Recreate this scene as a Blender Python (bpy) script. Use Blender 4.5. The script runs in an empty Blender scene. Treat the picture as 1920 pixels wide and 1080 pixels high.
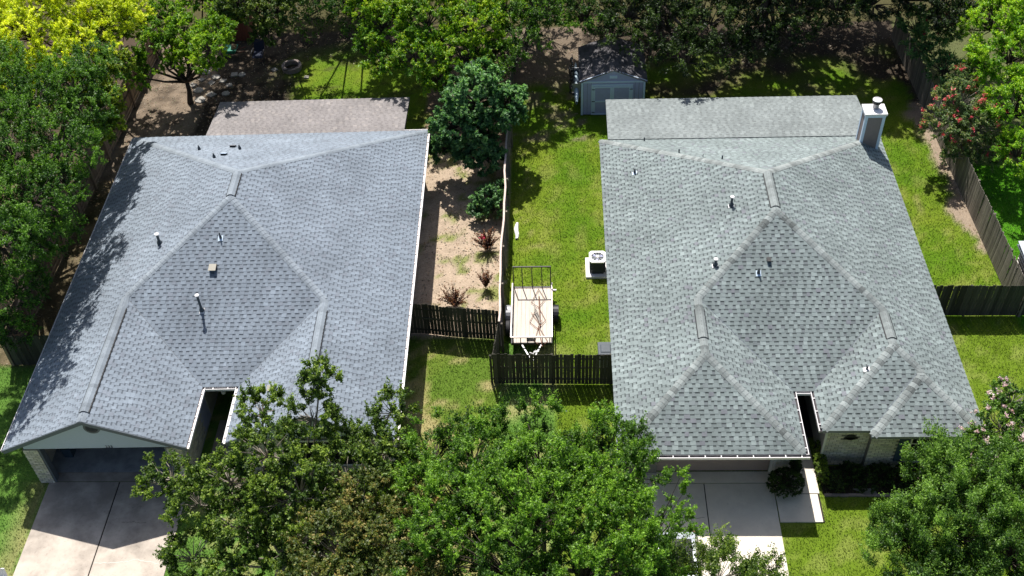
import bpy, math, random
import numpy as np
from mathutils import Vector, Matrix, noise as mnoise

# ------------------------------------------------------------------ camera
F_PX = 2037.365
RT = Vector((0.9990766, 0.0226313, -0.0365207))
UP = Vector((0.0100343, 0.7036080, 0.7105175))
FW = Vector((-0.0417762, 0.7102279, -0.7027312))
CAM = Vector((0, 0, 34.7966))
S = bpy.context.scene
cd = bpy.data.cameras.new("camera"); cam = bpy.data.objects.new("camera", cd)
S.collection.objects.link(cam); S.camera = cam
cd.sensor_fit = 'HORIZONTAL'; cd.sensor_width = 36.0; cd.lens = 36.0 * F_PX / 1920
cd.clip_start = 0.5; cd.clip_end = 3000
cam.matrix_world = Matrix(((RT.x, UP.x, -FW.x, CAM.x), (RT.y, UP.y, -FW.y, CAM.y), (RT.z, UP.z, -FW.z, CAM.z), (0, 0, 0, 1)))
# ------------------------------------------------------------------ light
SUN = Vector((-0.165, 0.615, 1.0)).normalized()          # towards the sun
el = math.asin(SUN.z); az = math.atan2(SUN.x, SUN.y)
w = bpy.data.worlds.new("World"); S.world = w; w.use_nodes = True
nt = w.node_tree; bg = nt.nodes["Background"]
sky = nt.nodes.new("ShaderNodeTexSky"); sky.sky_type = 'NISHITA'; sky.sun_disc = False
sky.sun_elevation = el; sky.sun_rotation = az; sky.dust_density = 2.2; sky.ozone_density = .9
nt.links.new(sky.outputs[0], bg.inputs[0]); bg.inputs[1].default_value = 0.075
sl = bpy.data.lights.new("sun", 'SUN'); sl.energy = 4.9; sl.angle = math.radians(0.53); sl.color = (1.0, 0.96, 0.9)
so = bpy.data.objects.new("sun", sl); S.collection.objects.link(so)
so.rotation_euler = SUN.to_track_quat('Z', 'Y').to_euler(); so.location = SUN * 80
vs = S.view_settings; vs.view_transform = 'Standard'; vs.look = 'None'; vs.gamma = 1; vs.exposure = 0.57
try: vs.use_curve_mapping = False
except Exception: pass
S.cycles.max_bounces = 6; S.cycles.diffuse_bounces = 3; S.cycles.transmission_bounces = 3; S.cycles.glossy_bounces = 2
S.cycles.use_denoising = True

rnd = random.Random(7)
rng = np.random.default_rng(11)

def at(px, py, z=0.0):
    """world point on the ray through a photograph pixel at height z"""
    d = FW + RT * ((px - 960) / F_PX) - UP * ((py - 540) / F_PX)
    t = (z - CAM.z) / d.z
    return CAM + d * t

# ------------------------------------------------------------------ materials
def mat(name, col, rough=0.8, noise=0.0, nscale=8.0, bump=0.0, bscale=60.0, metal=0.0, spec=0.3, col2=None, stretch=None, attr=None):
    m = bpy.data.materials.new(name); m.use_nodes = True
    n = m.node_tree.nodes; l = m.node_tree.links; b = n["Principled BSDF"]
    b.inputs["Roughness"].default_value = rough; b.inputs["Metallic"].default_value = metal
    b.inputs["Specular IOR Level"].default_value = spec
    tc = n.new("ShaderNodeTexCoord"); mp = n.new("ShaderNodeMapping"); l.new(tc.outputs["Object"], mp.inputs[0])
    if stretch: mp.inputs["Scale"].default_value = stretch
    c_out = None
    if attr:
        a = n.new("ShaderNodeAttribute"); a.attribute_name = attr; c_out = a.outputs["Color"]
    if noise > 0 or col2:
        t = n.new("ShaderNodeTexNoise"); t.inputs["Scale"].default_value = nscale; t.inputs["Detail"].default_value = 6; t.inputs["Roughness"].default_value = .65
        l.new(mp.outputs[0], t.inputs["Vector"])
        mix = n.new("ShaderNodeMix"); mix.data_type = 'RGBA'
        if col2:
            r = n.new("ShaderNodeValToRGB"); r.color_ramp.elements[0].position = .38; r.color_ramp.elements[1].position = .62
            l.new(t.outputs[0], r.inputs[0]); l.new(r.outputs[0], mix.inputs[0])
            mix.inputs[6].default_value = (*col, 1); mix.inputs[7].default_value = (*col2, 1)
            res = mix.outputs[2]
        else:
            if c_out: pass
            mr = n.new("ShaderNodeMapRange"); mr.inputs[1].default_value = .25; mr.inputs[2].default_value = .75
            mr.inputs[3].default_value = 1 - noise; mr.inputs[4].default_value = 1 + noise
            l.new(t.outputs[0], mr.inputs[0])
            vm = n.new("ShaderNodeVectorMath"); vm.operation = 'SCALE'
            if c_out: l.new(c_out, vm.inputs[0])
            else: vm.inputs[0].default_value = col
            l.new(mr.outputs[0], vm.inputs["Scale"]); res = vm.outputs[0]
        l.new(res, b.inputs["Base Color"])
    elif c_out: l.new(c_out, b.inputs["Base Color"])
    else: b.inputs["Base Color"].default_value = (*col, 1)
    if bump > 0:
        t2 = n.new("ShaderNodeTexNoise"); t2.inputs["Scale"].default_value = bscale; t2.inputs["Detail"].default_value = 4
        l.new(mp.outputs[0], t2.inputs["Vector"])
        bp = n.new("ShaderNodeBump"); bp.inputs["Strength"].default_value = 1; bp.inputs["Distance"].default_value = bump
        l.new(t2.outputs[0], bp.inputs["Height"]); l.new(bp.outputs[0], b.inputs["Normal"])
    return m

def shingle_mat(name):
    m = mat(name, (.2, .2, .2), rough=.95, noise=.16, nscale=55, bump=.003, bscale=160, spec=.1, attr="Col")
    n = m.node_tree.nodes; l = m.node_tree.links; b = n["Principled BSDF"]
    src = b.inputs["Base Color"].links[0].from_socket
    t = n.new("ShaderNodeTexNoise"); t.inputs["Scale"].default_value = .55; t.inputs["Detail"].default_value = 5
    tc = n.new("ShaderNodeTexCoord"); l.new(tc.outputs["Object"], t.inputs["Vector"])
    mr = n.new("ShaderNodeMapRange"); mr.inputs[1].default_value = .3; mr.inputs[2].default_value = .7; mr.inputs[3].default_value = .84; mr.inputs[4].default_value = 1.12
    l.new(t.outputs[0], mr.inputs[0])
    vm = n.new("ShaderNodeVectorMath"); vm.operation = 'SCALE'; l.new(src, vm.inputs[0]); l.new(mr.outputs[0], vm.inputs["Scale"])
    mp2 = n.new("ShaderNodeMapping"); mp2.inputs["Scale"].default_value = (2.2, 2.2, .5); l.new(tc.outputs["Object"], mp2.inputs[0])
    t3 = n.new("ShaderNodeTexNoise"); t3.inputs["Scale"].default_value = 1.6; t3.inputs["Detail"].default_value = 7; t3.inputs["Roughness"].default_value = .7; l.new(mp2.outputs[0], t3.inputs["Vector"])
    m3 = n.new("ShaderNodeMapRange"); m3.inputs[1].default_value = .35; m3.inputs[2].default_value = .65; m3.inputs[3].default_value = .9; m3.inputs[4].default_value = 1.06; l.new(t3.outputs[0], m3.inputs[0])
    v3 = n.new("ShaderNodeVectorMath"); v3.operation = 'SCALE'; l.new(vm.outputs[0], v3.inputs[0]); l.new(m3.outputs[0], v3.inputs["Scale"])
    l.new(v3.outputs[0], b.inputs["Base Color"])
    return m

def leaf_mat(name, trans=.32):
    m = bpy.data.materials.new(name); m.use_nodes = True
    n = m.node_tree.nodes; l = m.node_tree.links; b = n["Principled BSDF"]; out = n["Material Output"]
    b.inputs["Roughness"].default_value = .5; b.inputs["Specular IOR Level"].default_value = .35
    a = n.new("ShaderNodeAttribute"); a.attribute_name = "Col"
    l.new(a.outputs["Color"], b.inputs["Base Color"])
    tr = n.new("ShaderNodeBsdfTranslucent")
    vm = n.new("ShaderNodeVectorMath"); vm.operation = 'MULTIPLY'; vm.inputs[1].default_value = (1.5, 1.6, .7); l.new(a.outputs["Color"], vm.inputs[0])
    l.new(vm.outputs[0], tr.inputs[0])
    mx = n.new("ShaderNodeMixShader"); mx.inputs[0].default_value = trans
    l.new(b.outputs[0], mx.inputs[1]); l.new(tr.outputs[0], mx.inputs[2]); l.new(mx.outputs[0], out.inputs[0])
    return m

M = {}
M['shingle'] = shingle_mat("asphalt_shingle")
M['leaf'] = leaf_mat("leaf", .38)
M['blossom'] = leaf_mat("petal", .2)
M['grass'] = leaf_mat("grass_blade", .25)
M['bark'] = mat("bark", (.06, .048, .038), .95, .35, 9, .02, 25, stretch=(1, 1, .3))
M['bark_pale'] = mat("pale_bark", (.26, .23, .19), .9, .3, 9, .01, 25, stretch=(1, 1, .3))
M['deck'] = mat("roof_deck_trim", (.2, .21, .225), .7, .1, 6)
M['fascia'] = mat("fascia_paint", (.12, .14, .165), .6, .12, 10)
M['white'] = mat("white_paint", (.78, .76, .76), .45, .05, 12)
M['gutter_in'] = mat("gutter_inside", (.05, .045, .05), .8, .4, 14)
M['gable'] = mat("gable_siding", (.44, .51, .61), .65, .06, 5, .004, 30, stretch=(1, 1, 8))
M['gablepaint'] = mat("eave_wall_paint", (.42, .40, .36), .75, .1, 4)
M['brick'] = mat("pale_brick", (.42, .38, .30), .9, .2, 12, .004, 90, attr="Col")
M['mortar'] = mat("mortar", (.20, .19, .165), .95, .15, 20, .003, 80)
M['door'] = mat("garage_door_paint", (.30, .24, .21), .6, .06, 3)
M['trim'] = mat("beige_trim", (.66, .65, .60), .6, .06, 8)
M['concrete'] = mat("driveway_concrete", (.72, .65, .555), .9, .10, 1.3, .003, 90)
M['concrete_old'] = mat("old_stained_shaded_concrete", (.50, .435, .37), .9, .22, .9, .003, 90)
M['joint'] = mat("joint_dirt", (.035, .03, .024), .95, .4, 10)
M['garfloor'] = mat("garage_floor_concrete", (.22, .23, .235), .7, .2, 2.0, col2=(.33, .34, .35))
M['dark'] = mat("dark_plastic", (.025, .027, .03), .5, .1, 5)
M['black'] = mat("black_metal", (.018, .018, .02), .45, .2, 8)
M['rust'] = mat("rusty_steel", (.13, .055, .03), .75, .35, 12)
M['steel'] = mat("galvanised_steel", (.33, .33, .34), .5, .12, 10, metal=.6)
M['rail'] = mat("painted_rail", (.55, .49, .47), .45, .15, 10, metal=.2)
M['tire'] = mat("rubber", (.03, .03, .032), .7, .2, 10)
M['lead'] = mat("lead_pipe", (.07, .085, .10), .6, .15, 12)
M['fence_dark'] = mat("weathered_dark_pickets", (.055, .052, .040), .9, .45, 3.5, .004, 40, stretch=(6, 6, .6))
M['fence_grey'] = mat("weathered_grey_pickets", (.17, .15, .125), .9, .5, 3.5, .004, 40, stretch=(6, 6, .5))
M['fence_tan'] = mat("tan_pickets", (.26, .19, .13), .9, .3, 4, .004, 40, stretch=(6, 6, .5))
for k_ in ('fence_dark', 'fence_grey', 'fence_tan'):
    n_ = M[k_].node_tree.nodes; l_ = M[k_].node_tree.links; bb = n_["Principled BSDF"]; sr = bb.inputs["Base Color"].links[0].from_socket
    oi = n_.new("ShaderNodeObjectInfo"); mr_ = n_.new("ShaderNodeMapRange"); mr_.inputs[3].default_value = .6; mr_.inputs[4].default_value = 1.5; l_.new(oi.outputs["Random"], mr_.inputs[0])
    vm_ = n_.new("ShaderNodeVectorMath"); vm_.operation = 'SCALE'; l_.new(sr, vm_.inputs[0]); l_.new(mr_.outputs[0], vm_.inputs["Scale"]); l_.new(vm_.outputs[0], bb.inputs["Base Color"])
M['fence_cap'] = mat("sunbleached_wood", (.60, .48, .42), .8, .25, 8, .003, 40)
M['shedwall'] = mat("shed_siding", (.40, .42, .62), .7, .08, 5)
M['shedtrim'] = mat("shed_trim", (.60, .72, .86), .55, .05, 9)
M['chim'] = mat("chimney_panel", (.24, .20, .195), .7, .06, 6, .003, 40)
M['navy'] = mat("navy_shutter", (.035, .06, .09), .5, .08, 6)
M['glass'] = mat("window_glass", (.012, .014, .016), .06, spec=.8)
M['planks'] = mat("pine_planks", (.56, .49, .42), .8, .2, 3, .002, 40, stretch=(8, .7, 1))
M['soil'] = mat("bed_mulch", (.05, .036, .026), .98, .5, 9, .02, 30)
M['stone'] = mat("pale_stone", (.30, .28, .25), .9, .25, 6, .01, 25)
M['stone2'] = mat("concrete_block", (.27, .22, .20), .9, .25, 6, .01, 30)
M['silver'] = mat("silver_car_paint", (.50, .53, .57), .25, .03, 3, metal=.5, spec=.6)
M['red'] = mat("red_plastic", (.42, .03, .02), .45, .1, 6)
M['green_tarp'] = mat("green_plastic", (.02, .22, .13), .5, .2, 6)
M['redwood'] = mat("red_brown_boards", (.16, .055, .035), .85, .35, 5, .004, 40, stretch=(5, 5, .6))
M['pinkboard'] = mat("sunbleached_boards", (.62, .48, .42), .85, .2, 5, .004, 40)
M['pale_blue'] = mat("pale_blue_plastic", (.45, .58, .66), .4, .1, 6)
M['tarp'] = mat("black_tarp", (.02, .024, .03), .25, .2, 6, .05, 6)
M['navychair'] = mat("navy_fabric", (.012, .018, .04), .8, .2, 6)
M['cardboard'] = mat("cardboard", (.25, .17, .09), .85, .15, 5)
M['metalroof'] = mat("pale_metal_roof", (.50, .54, .60), .5, .1, 4)
M['beige'] = mat("beige_siding", (.42, .37, .29), .7, .1, 5)
M['vent_tan'] = mat("tan_vent", (.33, .31, .26), .6, .08, 8)

# ------------------------------------------------------------------ object helpers
COL = S.collection
def tag(o, label=None, cat=None, group=None, kind=None):
    if label: o['label'] = label
    if cat: o['category'] = cat
    if group: o['group'] = group
    if kind: o['kind'] = kind
    return o
def thing(name, label, cat, loc=(0, 0, 0), group=None, rz=0):
    o = bpy.data.objects.new(name, None); COL.objects.link(o); o.location = loc; o.rotation_euler = (0, 0, rz)
    o.empty_display_size = .3
    return tag(o, label, cat, group)
def woff(p):
    v = Vector((0, 0, 0))
    while p is not None: v += p.location; p = p.parent
    return v
class MB:
    """collects faces in world coordinates and links them as one mesh object"""
    def __init__(s): s.v = []; s.f = []; s.c = []
    def face(s, pts, c=None):
        i = len(s.v); s.v.extend([tuple(p) for p in pts]); s.f.append(tuple(range(i, i + len(pts)))); s.c.append(c)
    def box(s, a, b, c=None):
        x0, y0, z0 = [min(a[i], b[i]) for i in range(3)]; x1, y1, z1 = [max(a[i], b[i]) for i in range(3)]
        s.hexa([(x0, y0, z0), (x1, y0, z0), (x1, y1, z0), (x0, y1, z0)], [(x0, y0, z1), (x1, y0, z1), (x1, y1, z1), (x0, y1, z1)], c)
    def hexa(s, lo, hi, c=None):
        i = len(s.v); n = len(lo); s.v.extend([tuple(p) for p in lo] + [tuple(p) for p in hi])
        s.f.append(tuple(i + k for k in reversed(range(n)))); s.f.append(tuple(i + n + k for k in range(n)))
        for k in range(n): s.f.append((i + k, i + (k + 1) % n, i + n + (k + 1) % n, i + n + k))
        s.c.extend([c] * (n + 2))
    def bar(s, p, q, w, h=None, up=(0, 0, 1), c=None):
        p = Vector(p); q = Vector(q); h = h or w; d = (q - p)
        if d.length < 1e-6: return
        d.normalize(); u = Vector(up)
        if abs(d.dot(u)) > .97: u = Vector((0, 1, 0))
        sd = d.cross(u).normalized() * (w / 2); u2 = sd.cross(d).normalized() * (h / 2)
        s.hexa([p - sd - u2, p + sd - u2, p + sd + u2, p - sd + u2], [q - sd - u2, q + sd - u2, q + sd + u2, q - sd + u2], c)
    def tube(s, pts, rad, n=6, c=None):
        pts = [Vector(p) for p in pts]
        if not hasattr(rad, '__len__'): rad = [rad] * len(pts)
        i0 = len(s.v)
        for k, p in enumerate(pts):
            d = (pts[min(k + 1, len(pts) - 1)] - pts[max(k - 1, 0)]).normalized()
            u = Vector((0, 0, 1)) if abs(d.z) < .9 else Vector((1, 0, 0))
            a = d.cross(u).normalized(); b = d.cross(a).normalized()
            for j in range(n):
                t = 2 * math.pi * j / n; s.v.append(tuple(p + (a * math.cos(t) + b * math.sin(t)) * rad[k]))
        for k in range(len(pts) - 1):
            for j in range(n):
                s.f.append((i0 + k * n + j, i0 + k * n + (j + 1) % n, i0 + (k + 1) * n + (j + 1) % n, i0 + (k + 1) * n + j)); s.c.append(c)
        s.f.append(tuple(i0 + j for j in reversed(range(n)))); s.c.append(c)
        e = i0 + (len(pts) - 1) * n; s.f.append(tuple(e + j for j in range(n))); s.c.append(c)
    def lathe(s, base, prof, n=16, c=None):
        bx, by, bz = base; i0 = len(s.v)
        for r, z in prof:
            for j in range(n):
                t = 2 * math.pi * j / n; s.v.append((bx + r * math.cos(t), by + r * math.sin(t), bz + z))
        for k in range(len(prof) - 1):
            for j in range(n):
                s.f.append((i0 + k * n + j, i0 + k * n + (j + 1) % n, i0 + (k + 1) * n + (j + 1) % n, i0 + (k + 1) * n + j)); s.c.append(c)
        s.f.append(tuple(i0 + j for j in reversed(range(n)))); s.c.append(c)
        e = i0 + (len(prof) - 1) * n; s.f.append(tuple(e + j for j in range(n))); s.c.append(c)
    def mesh(s, name, m, off=Vector((0, 0, 0)), smooth=False):
        me = bpy.data.meshes.new(name)
        me.from_pydata([(a[0] - off.x, a[1] - off.y, a[2] - off.z) for a in s.v], [], s.f)
        if any(c is not None for c in s.c):
            ca = me.attributes.new("Col", 'FLOAT_COLOR', 'FACE')
            arr = np.ones((len(s.f), 4), np.float32)
            for i, c in enumerate(s.c): arr[i, :3] = c if c is not None else (.2, .2, .2)
            ca.data.foreach_set("color", arr.ravel())
        if smooth: me.polygons.foreach_set("use_smooth", [True] * len(me.polygons))
        me.materials.append(m); me.update(); return me
    def obj(s, name, m, parent=None, smooth=False, kind=None, label=None, off=None):
        o = bpy.data.objects.new(name, s.mesh(name, m, woff(parent) if off is None else off, smooth)); COL.objects.link(o)
        if parent: o.parent = parent
        if off is not None and parent is None: o.location = off
        if kind: o['kind'] = kind
        if label: o['label'] = label
        return o
def quick(name, m, parent, fn, **k):
    b = MB(); fn(b); return b.obj(name, m, parent, **k)
def inst(name, me, parent, loc, rot=(0, 0, 0), scale=None):
    o = bpy.data.objects.new(name, me); COL.objects.link(o); o.location = Vector(loc) - woff(parent); o.rotation_euler = rot
    o.parent = parent
    if scale: o.scale = scale
    return o
def bigmesh(name, verts, nper, cols, m, parent=None, off=Vector((0, 0, 0))):
    """verts (N*nper,3), N polygons of nper corners, cols (N,3) per face"""
    v = np.asarray(verts, np.float32) - np.array(off, np.float32); N = len(v) // nper
    me = bpy.data.meshes.new(name); me.vertices.add(len(v)); me.vertices.foreach_set("co", v.ravel())
    me.loops.add(len(v)); me.loops.foreach_set("vertex_index", np.arange(len(v), dtype=np.int32))
    me.polygons.add(N); me.polygons.foreach_set("loop_start", np.arange(0, len(v), nper, dtype=np.int32))
    me.update(calc_edges=True)
    ca = me.attributes.new("Col", 'FLOAT_COLOR', 'FACE'); a = np.ones((N, 4), np.float32); a[:, :3] = cols
    ca.data.foreach_set("color", a.ravel()); me.materials.append(m)
    o = bpy.data.objects.new(name, me); COL.objects.link(o)
    if parent: o.parent = parent
    return o

# ------------------------------------------------------------------ ground
def fbm(x, y, s, o=3, seed=0.0):
    return mnoise.fractal(Vector((x * s + seed, y * s - seed, seed * .37)), 1.0, 2.0, o)
def sstep(a, b, x): t = min(1, max(0, (x - a) / (b - a))); return t * t * (3 - 2 * t)
SOIL = np.array((.40, .315, .235)); LITTER_SHADE = np.array((.115, .085, .06)); DRY = np.array((.30, .25, .12))  # the litter tone also serves as painted shade under the trees
GREEN = np.array((.095, .185, .012)); GREEN2 = np.array((.165, .225, .022)); VIVID = np.array((.07, .22, .010)); COOL = np.array((.10, .20, .035))
def ground_at(x, y):
    """returns colour, grass density 0..1"""
    n1 = fbm(x, y, .35, 4, 3.1); n2 = fbm(x, y, 1.3, 4, 9.2); n3 = fbm(x, y, 4.0, 3, 5.5)
    g = 1.0; col = GREEN + (GREEN2 - GREEN) * min(1, max(0, .5 + n1 * .9 + n2 * .5))
    dry = 0.0; soil = SOIL
    if y > 57.3: g = .15; soil = LITTER_SHADE * .6  # dark litter tone stands in for deep shade behind the yards
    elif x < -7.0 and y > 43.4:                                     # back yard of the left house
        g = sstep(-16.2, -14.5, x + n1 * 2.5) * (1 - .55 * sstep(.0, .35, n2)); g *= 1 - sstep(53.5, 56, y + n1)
        soil = SOIL * .52 if x < -19.5 else SOIL * .2  # soil colour darkened to deepen the tree shade
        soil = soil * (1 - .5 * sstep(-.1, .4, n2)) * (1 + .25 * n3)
        if x < -23.7: soil = LITTER_SHADE * .7; g = 0  # dark fill, shade painted into the litter colour
    elif x < -20.8 and y > 30.6: g = 0.1; soil = LITTER_SHADE * (1.1 + n2)
    elif -7.0 <= x <= -2.45 and 32.2 < y:                         # bare side yard
        d = sstep(.12, .45, n2 + .5 * n1 + .25 * math.exp(-((x + 3.7) ** 2) / 1.2 - ((y - 38) / 3.5) ** 2) - .08)
        g = d * .75; soil = SOIL * (1.0 + .12 * n3)
        if y > 46: soil = LITTER_SHADE * 1.5
    elif -7.0 <= x <= -2.45:                                      # strip in front of the middle fence
        dry = sstep(-.15, .35, n2 + n1 * .6 - .15 * (y - 28) * 0.2) * .8; g = .95; col = col * .9
    elif x > 19.8:
        g = 1.0; col = VIVID * (1 + .3 * n2)
        if y > 43.5: g = .25; soil = LITTER_SHADE  # dark litter tone painted in for shade behind the tree
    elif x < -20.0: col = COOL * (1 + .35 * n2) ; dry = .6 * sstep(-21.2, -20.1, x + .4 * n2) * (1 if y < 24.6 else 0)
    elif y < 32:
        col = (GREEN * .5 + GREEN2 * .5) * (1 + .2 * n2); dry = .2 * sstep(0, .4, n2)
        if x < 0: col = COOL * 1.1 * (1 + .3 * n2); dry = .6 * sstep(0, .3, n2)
    else:                                                         # right house yard
        dry = .16 * sstep(.1, .5, n2) + .42 * sstep(.82, .97, 1 - abs(math.sin(x * 1.5 + y * .18 + n1 * 2.5))) * sstep(-.2, .3, n1)
        if x > 15:
            strip = 19.9 - .75 * sstep(37, 41, y) - .6 * n1; soil = SOIL * .72
            if y > 37: g = 1 - sstep(strip - .35, strip + .05, x + n2 * .5)
        if y > 49: g *= 1 - sstep(50.0, 54.5, y + n1 * 4); soil = SOIL * .16  # near-black soil: back lawn shade put into the colour
        if x < 1.6 and y > 46: g *= 1 - .7 * sstep(0, .3, n2); soil = SOIL * (.42 if y > 50.5 else .4)
    col = col * (1 - dry) + DRY * 1.25 * dry
    c = soil * (1 - g) + col * g * .9
    return c * (1 + .12 * n3), g * (1 - .35 * dry)
gx0, gx1, gy0, gy1, st = -34.0, 30.0, 14.0, 74.0, .25
nx = int((gx1 - gx0) / st) + 1; ny = int((gy1 - gy0) / st) + 1
gcol = np.ones((ny, nx, 4), np.float32); gden = np.zeros((ny, nx), np.float32)
V = np.zeros((ny, nx, 3), np.float32)
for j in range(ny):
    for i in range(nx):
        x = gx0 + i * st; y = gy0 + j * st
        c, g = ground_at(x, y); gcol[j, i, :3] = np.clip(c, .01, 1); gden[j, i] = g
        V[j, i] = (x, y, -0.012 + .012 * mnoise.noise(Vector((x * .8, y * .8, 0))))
idx = np.arange(nx * ny).reshape(ny, nx)
Fq = np.stack([idx[:-1, :-1], idx[:-1, 1:], idx[1:, 1:], idx[1:, :-1]], -1).reshape(-1, 4)
me = bpy.data.meshes.new("ground"); n0 = nx * ny
far = [(-600, -300, -.012), (600, -300, -.012), (600, 1200, -.012), (-600, 1200, -.012)]
c4 = [idx[0, 0], idx[0, -1], idx[-1, -1], idx[-1, 0]]
vv = V.reshape(-1, 3).tolist() + far
vv_b = [idx[0, :].tolist(), idx[:, -1].tolist(), idx[-1, ::-1].tolist(), idx[::-1, 0].tolist()]
fl = Fq.tolist()
for k in range(4):
    a, b = n0 + k, n0 + (k + 1) % 4; e = vv_b[k]
    fl.append([a, b] + e[::-1])
me.from_pydata(vv, [], fl)
ca = me.color_attributes.new("Col", 'FLOAT_COLOR', 'POINT')
cc = np.ones((n0 + 4, 4), np.float32); cc[:n0] = gcol.reshape(-1, 4); cc[n0:, :3] = (.06, .09, .03); ca.data.foreach_set("color", cc.ravel())
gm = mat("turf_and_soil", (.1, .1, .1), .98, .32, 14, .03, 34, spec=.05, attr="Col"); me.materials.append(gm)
go = bpy.data.objects.new("ground", me); COL.objects.link(go); go['kind'] = 'structure'

# slabs: excluded from the grass
SLABS = [(-20.05, 14, -14.4, 24.98), (3.2, 14, 8.15, 24.8), (8.1, 22.66, 9.74, 27.0), (1.3, 35.72, 2.3, 37.03)]
HOUSES = [(-21.0, 24.7, -13.9, 47), (-14.5, 24.7, -6.6, 47), (2.4, 25, 15.3, 46.3), (1.35, 48.4, 4.8, 51.5), (20.1, 32.5, 23.5, 35.3)]
def scatter_grass():
    X0, X1, Y0, Y1 = -25, 23.5, 19.5, 58
    n = 520000
    x = rng.uniform(X0, X1, n); y = rng.uniform(Y0, Y1, n)
    keep = np.ones(n, bool)
    for a, b, c, d in SLABS + HOUSES: keep &= ~((x > a - .0) & (x < c + .0) & (y > b) & (y < d))
    i = ((x - gx0) / st).astype(int); j = ((y - gy0) / st).astype(int)
    g = gden[j, i]; keep &= rng.random(n) < g
    keep &= ~((y > 47) & (rng.random(n) < .6))
    x, y = x[keep], y[keep]; i, j = i[keep], j[keep]; n = len(x)
    base = gcol[j, i, :3]; K = 1
    h = rng.uniform(.03, .085, n); az_ = rng.uniform(0, 2 * np.pi, n); lean = rng.uniform(.02, .07, n)
    wd = rng.uniform(.008, .02, n)
    dx, dy = np.cos(az_), np.sin(az_)
    P = np.zeros((n, 3, 3)); P[:, 0] = np.stack([x - dy * wd, y + dx * wd, np.full(n, -.01)], 1)
    P[:, 1] = np.stack([x + dy * wd, y - dx * wd, np.full(n, -.01)], 1)
    P[:, 2] = np.stack([x + dx * lean, y + dy * lean, h], 1)
    cl = base * rng.uniform(.75, 1.5, (n, 1)); yel = rng.random(n) < .06
    cl[yel] = cl[yel] * .4 + np.array((.32, .29, .12)) * .75
    o = bigmesh("grass", P.reshape(-1, 3), 3, cl, M['grass']); o['kind'] = 'stuff'
scatter_grass()

def scatter_litter():
    n = 90000; x = rng.uniform(-24, 20, n); y = rng.uniform(30, 57, n); keep = np.ones(n, bool)
    for a, b, c, d in SLABS + HOUSES: keep &= ~((x > a) & (x < c) & (y > b) & (y < d))
    i = ((x - gx0) / st).astype(int); j = ((y - gy0) / st).astype(int); keep &= gden[j, i] < .45
    pat = np.array([mnoise.noise(Vector((a * .8, b * .8, 4))) for a, b in zip(x, y)]); keep &= (rng.random(n) < .25 + .9 * np.clip(pat + .1, 0, 1))
    x, y = x[keep], y[keep]; n = len(x); a = rng.uniform(0, 2 * np.pi, n); s_ = rng.uniform(.02, .055, n); z = rng.uniform(.005, .03, (n, 3))
    P = np.zeros((n, 3, 3))
    for k in range(3): P[:, k, 0] = x + s_ * np.cos(a + k * 2.1); P[:, k, 1] = y + s_ * .7 * np.sin(a + k * 2.1); P[:, k, 2] = z[:, k]
    pal = np.array([(.16, .10, .06), (.30, .22, .14), (.09, .06, .04), (.42, .36, .28), (.10, .14, .03), (.34, .20, .10)])
    o = bigmesh("leaf_litter", P.reshape(-1, 3), 3, pal[rng.integers(0, len(pal), n)], M['grass']); o['kind'] = 'stuff'
scatter_litter()
def scatter_pebbles():
    b = MB(); R_ = random.Random(12)
    for _ in range(900):
        x = R_.uniform(-6.2, -2.7); y = R_.uniform(32.3, 47) if R_.random() < .75 else 0
        if y == 0: x = R_.uniform(-23, -15); y = R_.uniform(47, 54)
        r = R_.choice((.012, .018, .025, .04)); a = R_.uniform(0, 3); P = [(x + r * math.cos(a + k * 1.57) * R_.uniform(.7, 1.2), y + r * math.sin(a + k * 1.57) * R_.uniform(.7, 1.2)) for k in range(4)]
        g = R_.uniform(.2, .5); b.hexa([(*p, -.01) for p in P], [(x + (p[0] - x) * .6, y + (p[1] - y) * .6, r * .8) for p in P], (g, g * .88, g * .74))
    o = b.obj("gravel", M['grass']); o['kind'] = 'stuff'
scatter_pebbles()
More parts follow.
